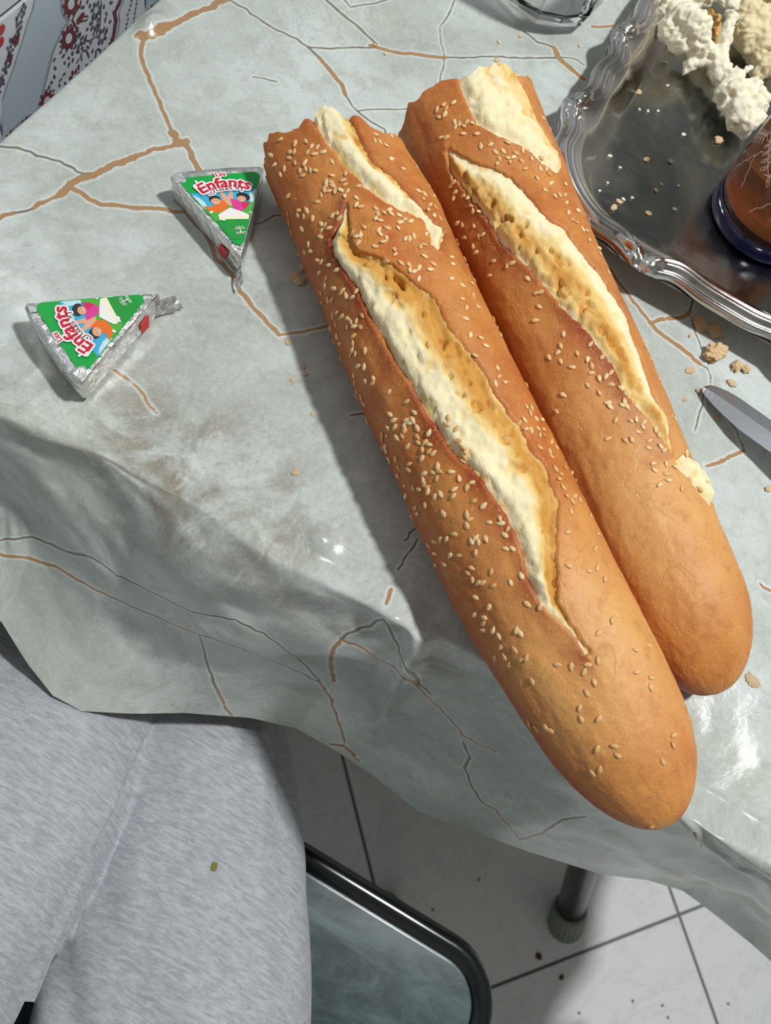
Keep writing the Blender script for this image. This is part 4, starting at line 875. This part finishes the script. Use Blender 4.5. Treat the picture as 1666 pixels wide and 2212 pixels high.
for f in (.97, .9, .75, .5, .25, .02): q = rings[-1].copy(); q[:, :2] = cen[:2]+(q[:, :2]-cen[:2])*f; wv.append(q)
mobj('well', mesh_np('well', np.concatenate(wv)-np.array(T0), grid_faces(len(wv), len(OP), True)[:, ::-1]), M_WELL, tray)
bv_ = [np.column_stack([OP+ON*(scal*0-i)[:, None], np.full(len(OP), ZT+z)]) for i, z in ((-.0000, .0120+UP), (.012, .011+UP), (.020, .008), (.028, .0012), (.05, .0010))]
q = bv_[-1].copy(); q[:, :2] = cen[:2]+(q[:, :2]-cen[:2])*.02; bv_.append(q)
mobj('underside', mesh_np('underside', np.concatenate(bv_)-np.array(T0), grid_faces(len(bv_), len(OP), True)), M_RIM, tray)
ZW = ZT+.0022                       # tray floor

# ------------------------------------------------------------------ drinking glass with amber drink
G0 = Vector((.1025, .4615, ZW+.0002)); glass = tag(empty('drinking_glass', G0), 'tall glass with a cobalt blue foot and etched white leaves, full of amber drink', 'glass')
M_GLASS = plain('clear_glass', (1, 1, 1, 1), 0.0, Transmission_Weight=1.0, IOR=1.45)
M_CRYS = plain('cut_crystal', (1, 1, 1, 1), 0.03, Transmission_Weight=1.0, IOR=1.40)
M_DRINK = NT('amber_drink'); M_DRINK.P(Base_Color=(.92, .42, .11, 1), Roughness=0.02, Transmission_Weight=.78, IOR=1.33)
va = M_DRINK.n('ShaderNodeVolumeAbsorption'); va.inputs['Color'].default_value = (.90, .40, .07, 1); va.inputs['Density'].default_value = 9; M_DRINK.t.links.new(va.outputs[0], M_DRINK.out.inputs['Volume']); M_DRINK = M_DRINK.m
M_BLUE = plain('cobalt_glass', rgb(12, 13, 66), .08, Coat_Weight=.5); M_ETCH = plain('etched_white', rgb(222, 196, 184), .5)
RB = .0370
def gr(z): return RB*(.985+.10*(z/.13))
bm = lathe([(.030, .0002), (RB*.97, .0006), (RB*1.01, .003), (RB*1.012, .008), (gr(.0125)+.0003, .0128), (gr(.013)-.0012, .0131), (gr(.013)-.0016, .0118), (.001, .0116)], 96); bm_obj('blue_foot', bm, M_BLUE, glass, True)
prof_g = [(.001, .0118), (gr(.0131)-.0018, .0119), (gr(.0134)-.0008, .0132), (gr(.016), .016)]+[(gr(z), z) for z in np.linspace(.02, .128, 14)]+[(gr(.13)-.0008, .1297)]+[(gr(z)-.0019, z) for z in np.linspace(.128, .020, 14)]+[(gr(.014)-.0022, .0136), (.001, .0130)]
bm_obj('glass_wall', lathe(prof_g, 96), M_GLASS, glass, True)
prof_d = [(.001, .01295), (gr(.014)-.0023, .0135), (gr(.0195)-.00185, .0195)]+[(gr(z)-.00185, z) for z in np.linspace(.024, .116, 10)]+[(.001, .116)]
bm_obj('amber_drink', lathe(prof_d, 96), M_DRINK, glass, True)
# etched leaves: thin raised lines lying on the outer wall
bm = bmesh.new()
def on_wall(a, z): r = gr(z)+.00012; return Vector((r*math.cos(a), r*math.sin(a), z))
def etch(pts, w=.00035):
    P = [on_wall(a, z) for a, z in pts]
    for i in range(len(P)-1):
        t = (P[i+1]-P[i]).normalized(); n_ = Vector((P[i].x, P[i].y, 0)).normalized(); s_ = t.cross(n_)*w
        bm.faces.new([bm.verts.new(v) for v in (P[i]+s_, P[i+1]+s_, P[i+1]-s_, P[i]-s_)])
cam_az = math.atan2(CAM[1]-G0.y, CAM[0]-G0.x)
def fern(a0, z0, a1, z1, n=6, L=.11):
    etch([(a0+(a1-a0)*k/8, z0+(z1-z0)*k/8) for k in range(9)])
    for k in range(1, n):
        f = k/n; a, z = a0+(a1-a0)*f, z0+(z1-z0)*f; s_ = L*(1-.5*f)
        for sd_ in (-1, 1):
            for g_ in (1.0, .55):
                pts = [(a+s_*(.5-.5*math.cos(u))*g_, z+sd_*(.0050*(.5-.5*math.cos(u))+.0017*math.sin(u))*(1-.3*f)*g_) for u in [k_*.628 for k_ in range(11)]]
                etch(pts, .00020)
for k in range(7):
    c = cam_az-.95+k*.90
    fern(c-.42, .048, c+.05, .060); fern(c+.55, .050, c+.12, .062, 5, -.11)
    for q in range(3): etch([(c+.09+(.05+.05*q)*math.cos(t*.6), .068+(.003+.003*q)*math.sin(t*.6)) for t in range(11)], .00025)
    etch([(c-.20+.05*j, .026+.0035*j+(.0022 if j % 2 else 0)) for j in range(9)], .00025)
    etch([(c+.30-.04*j, .030+.003*j+(.0022 if j % 2 else 0)) for j in range(7)], .00025)
tag(bm_obj('etched_leaves', bm, M_ETCH, glass, False), kind=None)

# ------------------------------------------------------------------ cut-glass tumbler
K0 = Vector((-.101, .546, ZT+.0012)); tum = tag(empty('cut_glass_tumbler', K0), 'clear faceted tumbler standing behind the bread, left of the tray', 'glass')
def facet(prof, n=11, tw=0):
    bm = bmesh.new(); rings = []
    for i, (r, z, k) in enumerate(prof): rings.append([bm.verts.new((r*(1+k*(.5 if j % 2 else -.5))*math.cos(math.pi*j/n+tw*i), r*(1+k*(.5 if j % 2 else -.5))*math.sin(math.pi*j/n+tw*i), z)) for j in range(2*n)])
    for a, b in zip(rings, rings[1:]):
        for j in range(2*n): bm.faces.new((a[j], a[(j+1) % (2*n)], b[(j+1) % (2*n)], b[j]))
    bm.faces.new(rings[0][::-1]); bm.faces.new(rings[-1]); return bm
bm_obj('glass_body', facet([(.026, 0, .03), (.0300, .0008, .04), (.0365, .006, .05), (.0400, .016, .05), (.0410, .030, .04), (.0418, .060, .03), (.0425, .080, .0), (.0420, .0815, 0), (.0405, .080, 0), (.0390, .05, 0), (.0370, .016, 0), (.0320, .0080, 0), (.002, .0070, 0)], 7), M_CRYS, tum, False)

# ------------------------------------------------------------------ torn soft bread on the tray
def m_soft(name, a, b):
    t = NT(name); c = t.coord(); n = t.noise(c, 120, 5, .65)
    t.P(Base_Color=t.mix(n, a, b), Roughness=.85, Subsurface_Weight=.3, Subsurface_Scale=.006); t.b.inputs['Subsurface Radius'].default_value = (1, .8, .55); t.set(t.b.inputs['Specular IOR Level'], .15)
    t.bump(n, .5, .0012); return t.m
M_SOFT = m_soft('white_bread_crumb', rgb(232, 224, 196), rgb(244, 239, 220)); M_TAN = m_soft('tan_bread', rgb(222, 204, 164), rgb(236, 222, 186)); M_OCH = m_soft('ochre_crust', rgb(206, 160, 96), rgb(220, 180, 120))
def blob(name, balls, m, parent, T, seed=1, vox=.0011, amp=.0017, thr=None):
    """union of balls, skinned as one surface, then roughened"""
    bm = bmesh.new()
    for (x, y, z, r) in balls:
        bmesh.ops.create_icosphere(bm, subdivisions=2, radius=r, matrix=Matrix.Translation((x, y, z)))
    me = bpy.data.meshes.new('tmp'); bm.to_mesh(me); bm.free(); o = bpy.data.objects.new('tmp', me); COL.objects.link(o)
    md = o.modifiers.new('r', 'REMESH'); md.mode = 'VOXEL'; md.voxel_size = vox; sm = o.modifiers.new('s', 'SMOOTH'); sm.iterations = 3
    dg = bpy.context.evaluated_depsgraph_get(); dg.update(); out = bpy.data.meshes.new_from_object(o.evaluated_get(dg)); bpy.data.objects.remove(o); bpy.data.meshes.remove(me)
    n = len(out.vertices); co = np.empty(n*3, np.float32); out.vertices.foreach_get('co', co); co = co.reshape(-1, 3); no = np.empty(n*3, np.float32); out.vertices.foreach_get('normal', no); no = no.reshape(-1, 3)
    d = fbm(co[:, 0]*110, co[:, 1]*110, co[:, 2]*110+seed, 3)*amp+fbm(co[:, 0]*300, co[:, 1]*300, co[:, 2]*300+seed, 3)*amp*.55-np.abs(fbm(co[:, 0]*170, co[:, 1]*170, co[:, 2]*170+seed, 2))*amp*.8
    holes = sstep(.32, .5, fbm(co[:, 0]*110, co[:, 1]*110, co[:, 2]*110+seed*3, 2))*amp*1.5
    co = co+no*(d-holes)[:, None]; co[:, 2] = np.maximum(co[:, 2], ZW+.0003); out.vertices.foreach_set('co', (co-np.array(T)).astype(np.float32).ravel()); out.update(); out.name = name; out.materials.clear()
    return mobj(name, out, m, parent)
def bl(L): return [(*at(px, py, ZW+z), rp/1670*np.linalg.norm(at(px, py, ZW+z)-CAM)*.93) for px, py, z, rp in L]
S0 = Vector(at(1560, 150, ZW)); soft = tag(empty('torn_bread', S0), 'torn white bread crumb lying in the tray, stringy with holes', 'bread')
blob('white_crumb', bl([(1450, 60, .018, 28), (1478, 48, .022, 34), (1500, 60, .024, 34), (1470, 85, .016, 28), (1505, 88, .018, 30), (1520, 110, .014, 22), (1440, 12, .018, 26), (1470, 8, .02, 20), (1415, 2, .016, 16), (1425, -20, .016, 22), (1500, -4, .02, 24), (1530, -8, .02, 20),
   (1535, 125, .014, 20), (1550, 140, .014, 22), (1500, 128, .010, 14), (1490, 140, .008, 13), (1486, 150, .006, 9), (1510, 138, .01, 10), (1478, 158, .005, 6),
   (1560, 110, .018, 16), (1568, 85, .022, 14), (1574, 60, .026, 14), (1578, 35, .028, 14), (1582, 10, .028, 15), (1586, -12, .026, 16), (1560, -5, .022, 12), (1563, 10, .02, 8),
   (1562, 160, .014, 24), (1580, 178, .014, 26), (1596, 160, .012, 14), (1612, 152, .012, 9), (1622, 146, .012, 6), (1570, 205, .013, 26), (1595, 205, .016, 30), (1620, 195, .016, 24), (1640, 200, .014, 16), (1632, 185, .016, 14), (1575, 230, .012, 20), (1600, 240, .015, 30), (1625, 230, .015, 26), (1648, 215, .013, 14), (1590, 262, .011, 20), (1612, 265, .013, 26), (1632, 255, .013, 20), (1608, 286, .009, 13), (1600, 277, .009, 16), (1642, 235, .012, 16)]), M_SOFT, soft, S0, 3)
blob('crust_scrap', bl([(1543, 42, .010, 13), (1545, 62, .010, 13), (1548, 80, .009, 11), (1550, 95, .008, 8), (1536, 25, .012, 10)]), M_OCH, soft, S0, 5, amp=.001)
S1 = Vector(at(1640, 80, ZW)); torn2 = tag(empty('torn_bread', S1), 'tan piece of torn bread at the right edge, behind the white crumb', 'bread')
blob('bread_piece', bl([(1610, 25, .022, 26), (1635, 40, .022, 30), (1612, 70, .018, 28), (1605, 95, .013, 18), (1645, 80, .016, 38), (1640, 110, .012, 30), (1650, 140, .010, 26), (1640, 155, .008, 16), (1675, 60, .02, 40), (1680, 110, .014, 38), (1600, 5, .02, 20), (1615, -10, .02, 22), (1680, 10, .02, 34)]), M_TAN, torn2, S1, 8)
soft['group'] = torn2['group'] = 'torn bread in the tray'

# ------------------------------------------------------------------ table knife
kt = Vector(at(1518, 838, ZT+.0040)); ke = Vector(at(1760, 1010, ZT+.016)); kd = (ke-kt).normalized(); kside = Vector((0, 0, 1)).cross(kd).normalized(); kup = kd.cross(kside)
knife = tag(empty('table_knife', (kt+ke)/2), 'steel table knife beside the right baguette, only its blade tip in view', 'knife'); T0 = Vector(knife.location)
def m_blade():
    t = NT('brushed_steel'); mp = t.coord((3, 900, 900)); n = t.noise(mp, 1, 3)
    t.P(Base_Color=rgb(196, 200, 208), Metallic=1.0, Roughness=.34); t.bump(n, .2, .0002); return t.m
M_BLADE = m_blade(); ln = .125; bm = bmesh.new(); L = []
for k in range(26):
    f = k/25; x = ln*f**1.3; up_ = .0085*min(1, (1-(1-min(1, x/.022))**2.0)**.5)+.0004; dn_ = -.0085*min(1, (x/.030)**.55)+.0002
    P = kt+kd*x
    L.append([bm.verts.new(P+kside*a-kup*b-T0) for a, b in ((up_+.001, 0), (up_*.2, -.0006), (dn_-.001, .0), (up_*.2, .0008), (up_, .0012))])
for a, b in zip(L, L[1:]):
    for j in range(5): bm.faces.new((a[j], b[j], b[(j+1) % 5], a[(j+1) % 5]))
bm.faces.new(L[0]); bm.faces.new(L[-1][::-1]); bm_obj('blade', bm, M_BLADE, knife)
bm = bmesh.new(); tube(bm, [kt+kd*(ln+t)-T0 for t in (-.006, .0, .012, .05, .09, .100, .103)], [.0035, .0055, .0052, .0070, .0085, .0070, .002], 14); bm_obj('handle', bm, M_RIM, knife, True)

# ------------------------------------------------------------------ crumbs, flakes, fallen seeds
M_FLAKE = m_soft('crust_flake', rgb(196, 156, 112), rgb(230, 206, 168)); M_DARK = plain('dark_speck', rgb(70, 50, 40), .7); M_HERB = plain('dried_herb', rgb(118, 120, 52), .8)
def cloth_z(x, y): 
    h = cl_bvh.ray_cast(Vector((x, y, 1.0)), Vector((0, 0, -1))); return h[0].z if h[0] else ZT
def crumb_mesh(r, flat_, seed):
    bm = bmesh.new(); bmesh.ops.create_icosphere(bm, subdivisions=4 if r > .002 else 3, radius=1); Pn = np.array([tuple(v.co) for v in bm.verts]); Dn = 1+.42*fbm(Pn[:, 0]*1.1+seed, Pn[:, 1]*1.1, Pn[:, 2]*1.1, 3)+.30*fbm(Pn[:, 0]*3+seed, Pn[:, 1]*3, Pn[:, 2]*3, 3)
    for v, d in zip(bm.verts, Dn):
        p = v.co.copy(); d = float(d); v.co = (p.x*d*r*1.15, p.y*d*r*.85, (p.z*d+.9)*r*flat_)
    me = bpy.data.meshes.new('crumb'); bm.to_mesh(me); bm.free(); return me
CRUMBS = []
def crumb(name, px, py, r, flat_, m, label, cat, group=None, z=None, seed=None):
    P = at(px, py, ZT+.001 if z is None else z); zz = cloth_z(P[0], P[1])+.0002 if z is None else z
    me = crumb_mesh(r, flat_, seed if seed is not None else px*.37); o = mobj(name, me, m, None, False); o.location = (P[0], P[1], zz); o.rotation_euler[2] = px*1.7; tag(o, label, cat, group); return o
g1 = 'loose bread crumbs on the cloth'
crumb('bread_crumb', 1540, 765, .0062, .55, M_FLAKE, 'largest bread crumb on the cloth, between the right baguette and the knife tip', 'crumb', g1)
crumb('bread_crumb', 1590, 792, .0034, .5, M_FLAKE, 'lumpy golden crumb right of the largest crumb', 'crumb', g1); crumb('bread_crumb', 1610, 798, .0028, .5, M_FLAKE, 'small crumb at the right end of the row of crumbs', 'crumb', g1)
crumb('crust_flake', 1513, 701, .0048, .18, M_FLAKE, 'flat crust flake at the edge of the tray shadow, left of its twin', 'crumb', g1); crumb('crust_flake', 1545, 716, .0050, .18, M_FLAKE, 'flat crust flake at the edge of the tray shadow, right of its twin', 'crumb', g1)
crumb('crust_flake', 1580, 827, .0024, .25, M_FLAKE, 'yellowish flake below the row of crumbs, above the blade', 'crumb', g1); crumb('crust_flake', 1492, 800, .0024, .1, M_FLAKE, 'pale flake on the crack left of the largest crumb', 'crumb', g1)
crumb('crust_flake', 1551, 903, .0020, .1, M_FLAKE, 'pale flake on the cloth just under the knife blade', 'crumb', g1); crumb('crust_flake', 1481, 863, .0014, .1, M_FLAKE, 'tiny flake between the right baguette and the knife tip', 'crumb', g1)
crumb('bread_crumb', 643, 603, .0036, .3, M_FLAKE, 'brown crumb in the shadow left of the left baguette, lower of two', 'crumb', g1); crumb('bread_crumb', 655, 577, .0026, .35, M_FLAKE, 'small brown crumb touching the left baguette, upper of two', 'crumb', g1)
for x, y, r in ((622, 737, .0016), (657, 790, .0012), (660, 806, .0013), (640, 1018, .0018), (676, 893, .0010), (632, 820, .0012)):
    crumb('crumb_speck', x, y, r, .15, M_FLAKE, {622: 'topmost pale crumb speck left of the left baguette, beside the brown printed crack', 657: 'tiny speck in the middle of the cloth, upper of a close pair', 660: 'tiny speck in the middle of the cloth, lower of a close pair', 640: 'lowest of the pale crumb specks on the open cloth', 676: 'faint speck between the close pair and the lowest speck, near the shadow', 632: 'faint speck just left of and below the close pair'}[x], 'crumb', 'crumb specks left of the baguettes')
crumb('crust_flake', 1660, 1056, .0020, .3, M_FLAKE, 'reddish flake at the right border below the knife', 'crumb', g1); crumb('crust_flake', 1628, 1470, .0032, .08, M_FLAKE, 'pale flake beside the rounded end of the right baguette', 'crumb', g1)
crumb('bread_crumb', 1510, 845, .0016, .5, M_FLAKE, 'crumb stuck against the knife tip', 'crumb', g1)
for x, y in ((810, 97), (833, 115), (1075, 127), (1078, 90), (1072, 130), (1252, 98), (1125, 78), (1492, 725)):
    P = at(x, y, ZT+.001); o = bpy.data.objects.new('fallen_seed', SEED); COL.objects.link(o); o.location = (P[0], P[1], cloth_z(P[0], P[1])+.0006); o.rotation_euler[2] = x*.9
    tag(o, {810: 'fallen seed on the cloth above the baguettes, leftmost on the printed crack', 833: 'fallen seed just right of the leftmost one above the baguettes', 1075: 'fallen seed on the thin crack above the end of the right baguette', 1078: 'fallen seed above the thin crack, below the faceted tumbler', 1072: 'fallen seed just under the thin crack above the right baguette', 1252: 'fallen seed between the tumbler and the tray rim', 1125: 'fallen seed closest to the foot of the faceted tumbler', 1492: 'fallen seed inside the small printed stone below the tray'}[x], 'seed', 'fallen sesame seeds')
TRAYL = {(1396, 345): 'golden crumb in the centre of the tray, left of a brownish one', (1449, 349): 'brownish crumb in the centre of the tray, right of a golden one', (1417, 411): 'reddish crumb low in the centre of the tray', (1318, 337): 'long white crumb at the left of the tray floor', (1477, 291): 'white crumb left of the largest golden flake', (1458, 452): 'crumb low in the tray, toward the blue-footed glass', (1338, 436): 'crumb in the lower left cluster of the tray, upper of the two big ones', (1326, 449): 'crumb in the lower left cluster of the tray, lower of the two big ones', (1401, 461): 'crumb low in the tray, right of the lower left cluster', (1347, 431): 'small white crumb touching the lower left cluster'}
for x, y, r in ((1553, 303, .0028), (1379, 200, .0022), (1396, 345, .0018), (1449, 349, .0015), (1417, 411, .0014), (1318, 337, .0013), (1477, 291, .0013), (1458, 452, .0013), (1338, 436, .0018), (1326, 449, .0020), (1401, 461, .0018), (1400, 240, .0010), (1382, 237, .0009), (1422, 240, .0010), (1440, 134, .0010), (1347, 431, .0012), (1366, 427, .0009), (1313, 395, .0008), (1340, 362, .0009), (1430, 398, .0008), (1466, 401, .0009), (1296, 412, .0009), (1442, 185, .0010), (1435, 133, .0008)):
    crumb('tray_crumb', x, y, r, .3, M_FLAKE if r > .0013 else M_SOFT, (TRAYL[(x, y)] if (x, y) in TRAYL else 'pinhead crumb scattered among the bigger crumbs on the tray floor') if r < .0022 else ('largest golden flake on the tray floor, under the white bread' if x > 1500 else 'pale crumb on the tray floor beside the scrolled rim'), 'crumb', 'crumbs in the tray', ZW+.0004)
crumb('herb_fleck', 1222, 266, .0012, .3, M_HERB, 'yellow-green herb fleck on the tray rim next to the right baguette', 'herb', None, ZT+.024)
crumb('floor_speck', 1164, 2066, .004, .3, M_DARK, 'brown speck on the shaded floor right of the stool corner', 'speck', 'specks on the floor', .0002); crumb('floor_speck', 1213, 2111, .003, .3, M_DARK, 'smaller brown speck on the floor right of and below its neighbour', 'speck', 'specks on the floor', .0002)
for x, y in ((1431, 2172), (1443, 2198), (1367, 2162), (1251, 2188), (1573, 2168), (935, 1965), (1035, 1900)): crumb('floor_speck', x, y, .0016, .3, M_DARK, {1431: 'tiny floor speck low at the right, upper of two close ones', 1443: 'tiny floor speck low at the right, lower of two close ones', 1367: 'tiny floor speck left of the two close ones, on the lit tile', 1251: 'tiny floor speck at the bottom edge, leftmost on the lit tile', 1573: 'tiny floor speck at the far right of the lit tiles', 935: 'tiny floor speck just above the stool rim', 1035: 'tiny floor speck between the stool and the table foot'}[x], 'speck', 'specks on the floor', .0002)

# ------------------------------------------------------------------ stools
def m_seat():
    t = NT('marbled_seat'); c = t.coord(); n1 = t.noise(t.coord((9, 30, 9), rot=(0, 0, .25)), 1, 6, .7, 1.0); n2 = t.noise(c, 30, 5, .7, 1.2)
    a = t.mix(t.ramp(n1, .3, .7), rgb(58, 72, 74), rgb(104, 118, 120)); a = t.mix(t.math('MULTIPLY', t.ramp(n2, .5, .8), .4), a, rgb(128, 142, 142))
    t.P(Base_Color=a, Roughness=.26); return t.m
M_SEAT = m_seat(); M_SRIM = plain('dark_glossy_rim', rgb(22, 28, 28), .16)
def rrect(w, d, r, n=14):
    out = []
    for cx_, cy_, a0 in ((w-r, d-r, 0), (-w+r, d-r, 90), (-w+r, -d+r, 180), (w-r, -d+r, 270)):
        for k in range(n+1): a = math.radians(a0+90*k/n); out.append((cx_+r*math.cos(a), cy_+r*math.sin(a)))
    return out
def stool(loc, rz, label, w=.175, d=.175):
    root = tag(empty('stool', (loc[0], loc[1], 0), rz), label, 'stool', 'stools around the table'); z = .46
    def shell(name, lv, m, cap):
        bm = bmesh.new(); R_ = []
        for ins, zz in lv: R_.append([bm.verts.new((x, y, zz)) for x, y in rrect(w-ins, d-ins, max(.004, .052-ins))])
        for a, b in zip(R_, R_[1:]):
            for j in range(len(a)): bm.faces.new((a[j], a[(j+1) % len(a)], b[(j+1) % len(a)], b[j]))
        if cap: bm.faces.new(R_[-1]); 
        bm.faces.new(R_[0][::-1]); return bm_obj(name, bm, m, root, True)
    shell('seat_rim', [(.006, z-.034), (.001, z-.030), (0, z-.02), (0, z-.010), (.002, z-.004), (.006, z-.001), (.012, z-.0016), (.0150, z-.0034), (.0175, z-.0048), (.019, z-.010)], M_SRIM, True)
    shell('seat', [(.0155, z-.012), (.0158, z-.0062), (.0200, z-.0060), (.045, z-.0054), (.09, z-.0050)], M_SEAT, True)
    for sx in (-1, 1):
        for sy in (-1, 1):
            bm = bmesh.new(); tube(bm, [(sx*(w-.03), sy*(d-.03), z-.033), (sx*(w-.012), sy*(d-.012), .012)], .012, 16); lg = bm_obj('leg', bm, M_TUBE, root, True)
            bm = bmesh.new(); tube(bm, [(sx*(w-.0125), sy*(d-.0125), .03), (sx*(w-.012), sy*(d-.012), .0)], [.0145, .016], 16); bm_obj('foot_cap', bm, M_CAP, lg, True)
    return root
st1 = stool((.257-.177, .004-.177), 0, 'stool with a marbled grey-green seat that the seated person is using')
a2 = math.atan2(.215-.263, .751-.67)
ctr = Vector((.765, .24))+Vector((math.cos(a2+math.pi/2), math.sin(a2+math.pi/2)))*.18+Vector((math.cos(a2), math.sin(a2)))*.15  # out of view, placed so that its shadow crosses the floor
st2 = stool((ctr.x, ctr.y), a2, 'unseen second stool off the right end of the table, added for its floor shadow')

# ------------------------------------------------------------------ the seated person (lap and legs)
def m_melange():
    t = NT('grey_melange_jersey'); v = t.n('ShaderNodeAttribute', attribute_name='suv').outputs['Vector']
    mp = t.n('ShaderNodeMapping'); t.set(mp.inputs[0], v); mp.inputs['Scale'].default_value = (1, 4.2, 1); a = t.noise(mp.outputs[0], 110, 6, .75, .5)
    mp2 = t.n('ShaderNodeMapping'); t.set(mp2.inputs[0], v); mp2.inputs['Scale'].default_value = (1, 3, 1); b = t.noise(mp2.outputs[0], 420, 3, .7)
    w = t.noise(v, 1900, 2)
    c = t.mix(t.ramp(a, .34, .66), rgb(146, 149, 155), rgb(186, 189, 195)); c = t.mix(t.math('MULTIPLY', t.ramp(b, .52, .75), .35), c, rgb(120, 123, 130)); c = t.mix(t.math('MULTIPLY', w, .25), c, rgb(205, 208, 214))
    t.P(Base_Color=c, Roughness=.95, Sheen_Weight=.25); t.set(t.b.inputs['Specular IOR Level'], .1)
    t.bump(t.math('ADD', t.math('MULTIPLY', w, .5), b), .25, .0008); return t.m
M_MEL = m_melange(); M_SOCK = plain('dark_slipper', rgb(40, 42, 50), .8)
person = tag(empty('person', (0, -.22, 0)), 'person seated on the stool in light grey melange sweatpants, knees under the tablecloth', 'person')
def limb(bm, pts, n=40, seg=60):
    """an elliptical tube through (x, y, z, half width, half height)"""
    pts = np.array(pts); t = np.linspace(0, 1, len(pts)); tt = np.linspace(0, 1, seg); k = 3
    Pp = np.column_stack([smooth(np.interp(np.linspace(-.0, 1.0, seg), t, pts[:, j]), k) for j in range(5)])
    rings = []
    for i in range(seg):
        d = _n(Pp[min(i+1, seg-1), :3]-Pp[max(i-1, 0), :3]); s_ = np.cross(d, [0, 0, 1])
        if np.linalg.norm(s_) < .35: s_ = np.array([1., 0, 0])
        s_ = _n(s_-d*(s_@d)); u = np.cross(s_, d)
        rings.append([bm.verts.new(Pp[i, :3]+s_*math.cos(a)*Pp[i, 3]+u*math.sin(a)*Pp[i, 4]) for a in np.linspace(0, 2*math.pi, n, endpoint=False)])
    for a, b in zip(rings, rings[1:]):
        for j in range(n): bm.faces.new((a[j], a[(j+1) % n], b[(j+1) % n], b[j]))
    bm.faces.new(rings[0][::-1]); bm.faces.new(rings[-1])
LEGR = [(.085, -.30, .540, .090, .074), (.062, -.18, .534, .088, .068), (.022, -.085, .526, .084, .064), (-.030, -.005, .512, .076, .060), (-.085, .065, .495, .064, .058), (-.105, .105, .460, .058, .060), (-.100, .120, .40, .060, .060), (-.085, .110, .25, .058, .060), (-.075, .09, .11, .048, .050)]
LEGL = [(-.085, -.31, .575, .090, .080), (-.120, -.19, .592, .082, .066), (-.132, -.08, .580, .088, .062), (-.148, -.01, .535, .090, .056), (-.160, .035, .490, .088, .058), (-.180, .075, .480, .074, .060), (-.185, .105, .470, .060, .060), (-.185, .110, .40, .062, .062), (-.190, .10, .25, .058, .060), (-.190, .08, .11, .048, .050)]
bm = bmesh.new(); limb(bm, LEGR); limb(bm, LEGL); limb(bm, [(.10, -.33, .56, .10, .10), (-.12, -.33, .56, .10, .10)], 32, 20); limb(bm, [(-.01, -.33, .53, .16, .10), (-.01, -.36, .68, .16, .11)], 40, 20)
me = bpy.data.meshes.new('tmp'); bm.to_mesh(me); bm.free(); o = bpy.data.objects.new('tmp', me); COL.objects.link(o)
md = o.modifiers.new('r', 'REMESH'); md.mode = 'VOXEL'; md.voxel_size = .0028; dg = bpy.context.evaluated_depsgraph_get(); dg.update(); out = bpy.data.meshes.new_from_object(o.evaluated_get(dg)); bpy.data.objects.remove(o)
n = len(out.vertices); co = np.empty(n*3, np.float32); out.vertices.foreach_get('co', co); co = co.reshape(-1, 3); no = np.empty(n*3, np.float32); out.vertices.foreach_get('normal', no); no = no.reshape(-1, 3)
left = co[:, 0] < np.interp(co[:, 1], [-.35, -.16, .03, .12], [-.005, -.035, -.075, -.14])
wr = fbm(co[:, 0]*9+co[:, 1]*5, co[:, 1]*6-co[:, 0]*3, co[:, 2]*6+left*7, 3)*.0065
wr = wr+.0035*np.sin((co[:, 0]*70+co[:, 1]*95)+5*fbm(co[:, 0]*6, co[:, 1]*6, co[:, 2]*6, 2))*sstep(-.06, -.16, co[:, 1])*np.exp(-((co[:, 0]+.02)/.07)**2)*.6
ridge = np.exp(-(((co[:, 0]-np.interp(co[:, 1], [-.1, .04], [.085, -.01]))/.010)**2)); wr = wr+ridge*.004*(co[:, 2] > .54)
co = co+no*wr[:, None]; co[:, 2] = np.where(co[:, 1] < .01, np.maximum(co[:, 2], .463), co[:, 2])
# fabric direction: along each thigh
dirL, dirR = _n([-.05, .27, 0]), _n([-.135, .26, 0]); dv = np.broadcast_to(_n([-.085, .27, 0]), co.shape); along = (co*dv).sum(1)-co[:, 2]*.3; across = co[:, 0]*dv[:, 1]-co[:, 1]*dv[:, 0]
suv = np.column_stack([across, along+.25*across, co[:, 2]])
out.vertices.foreach_set('co', (co-np.array(person.location)).astype(np.float32).ravel()); a = out.attributes.new('suv', 'FLOAT_VECTOR', 'POINT'); a.data.foreach_set('vector', suv.astype(np.float32).ravel()); out.update(); out.name = 'sweatpants'
mobj('sweatpants', out, M_MEL, person)
for ax_, ay_ in ((-.075, .09), (-.190, .08)):
    bm = bmesh.new(); limb(bm, [(ax_, ay_-.05, .045, .028, .036), (ax_, ay_, .05, .036, .046), (ax_, ay_+.06, .038, .042, .034), (ax_, ay_+.13, .026, .042, .022), (ax_, ay_+.165, .020, .026, .014)], 24, 30)
    for v in bm.verts: v.co.z = max(v.co.z, .002); v.co -= Vector(person.location)
    bm_obj('slipper', bm, M_SOCK, person, True)
# green fleck on the right thigh
pv = np.empty(len(out.vertices)*3, np.float32); out.vertices.foreach_get('co', pv); tri = BVHTree.FromPolygons((pv.reshape(-1, 3)+np.array(person.location)).tolist(), [tuple(p.vertices) for p in out.polygons])
h = tri.ray_cast(Vector(CAM), Vector(ray(463, 1872)))
if h[0] is not None:
    bm = bmesh.new(); prism(bm, [(.0018*math.cos(t), .0029*math.sin(t)+.0006*math.sin(3*t)) for t in [k*.52 for k in range(12)]], 0, .0005); o = bm_obj('herb_leaf', bm, M_HERB); o.rotation_euler = Vector(h[1]).to_track_quat('Z', 'Y').to_euler(); o.location = h[0]+h[1]*.0003
    tag(o, 'small olive-green leaf scrap stuck on the grey sweatpants', 'herb')
ov = bL.overlap(bR); print('LOAVES', len(ov)); print('TRIS', sum(len(m.polygons) for m in bpy.data.meshes)*2)
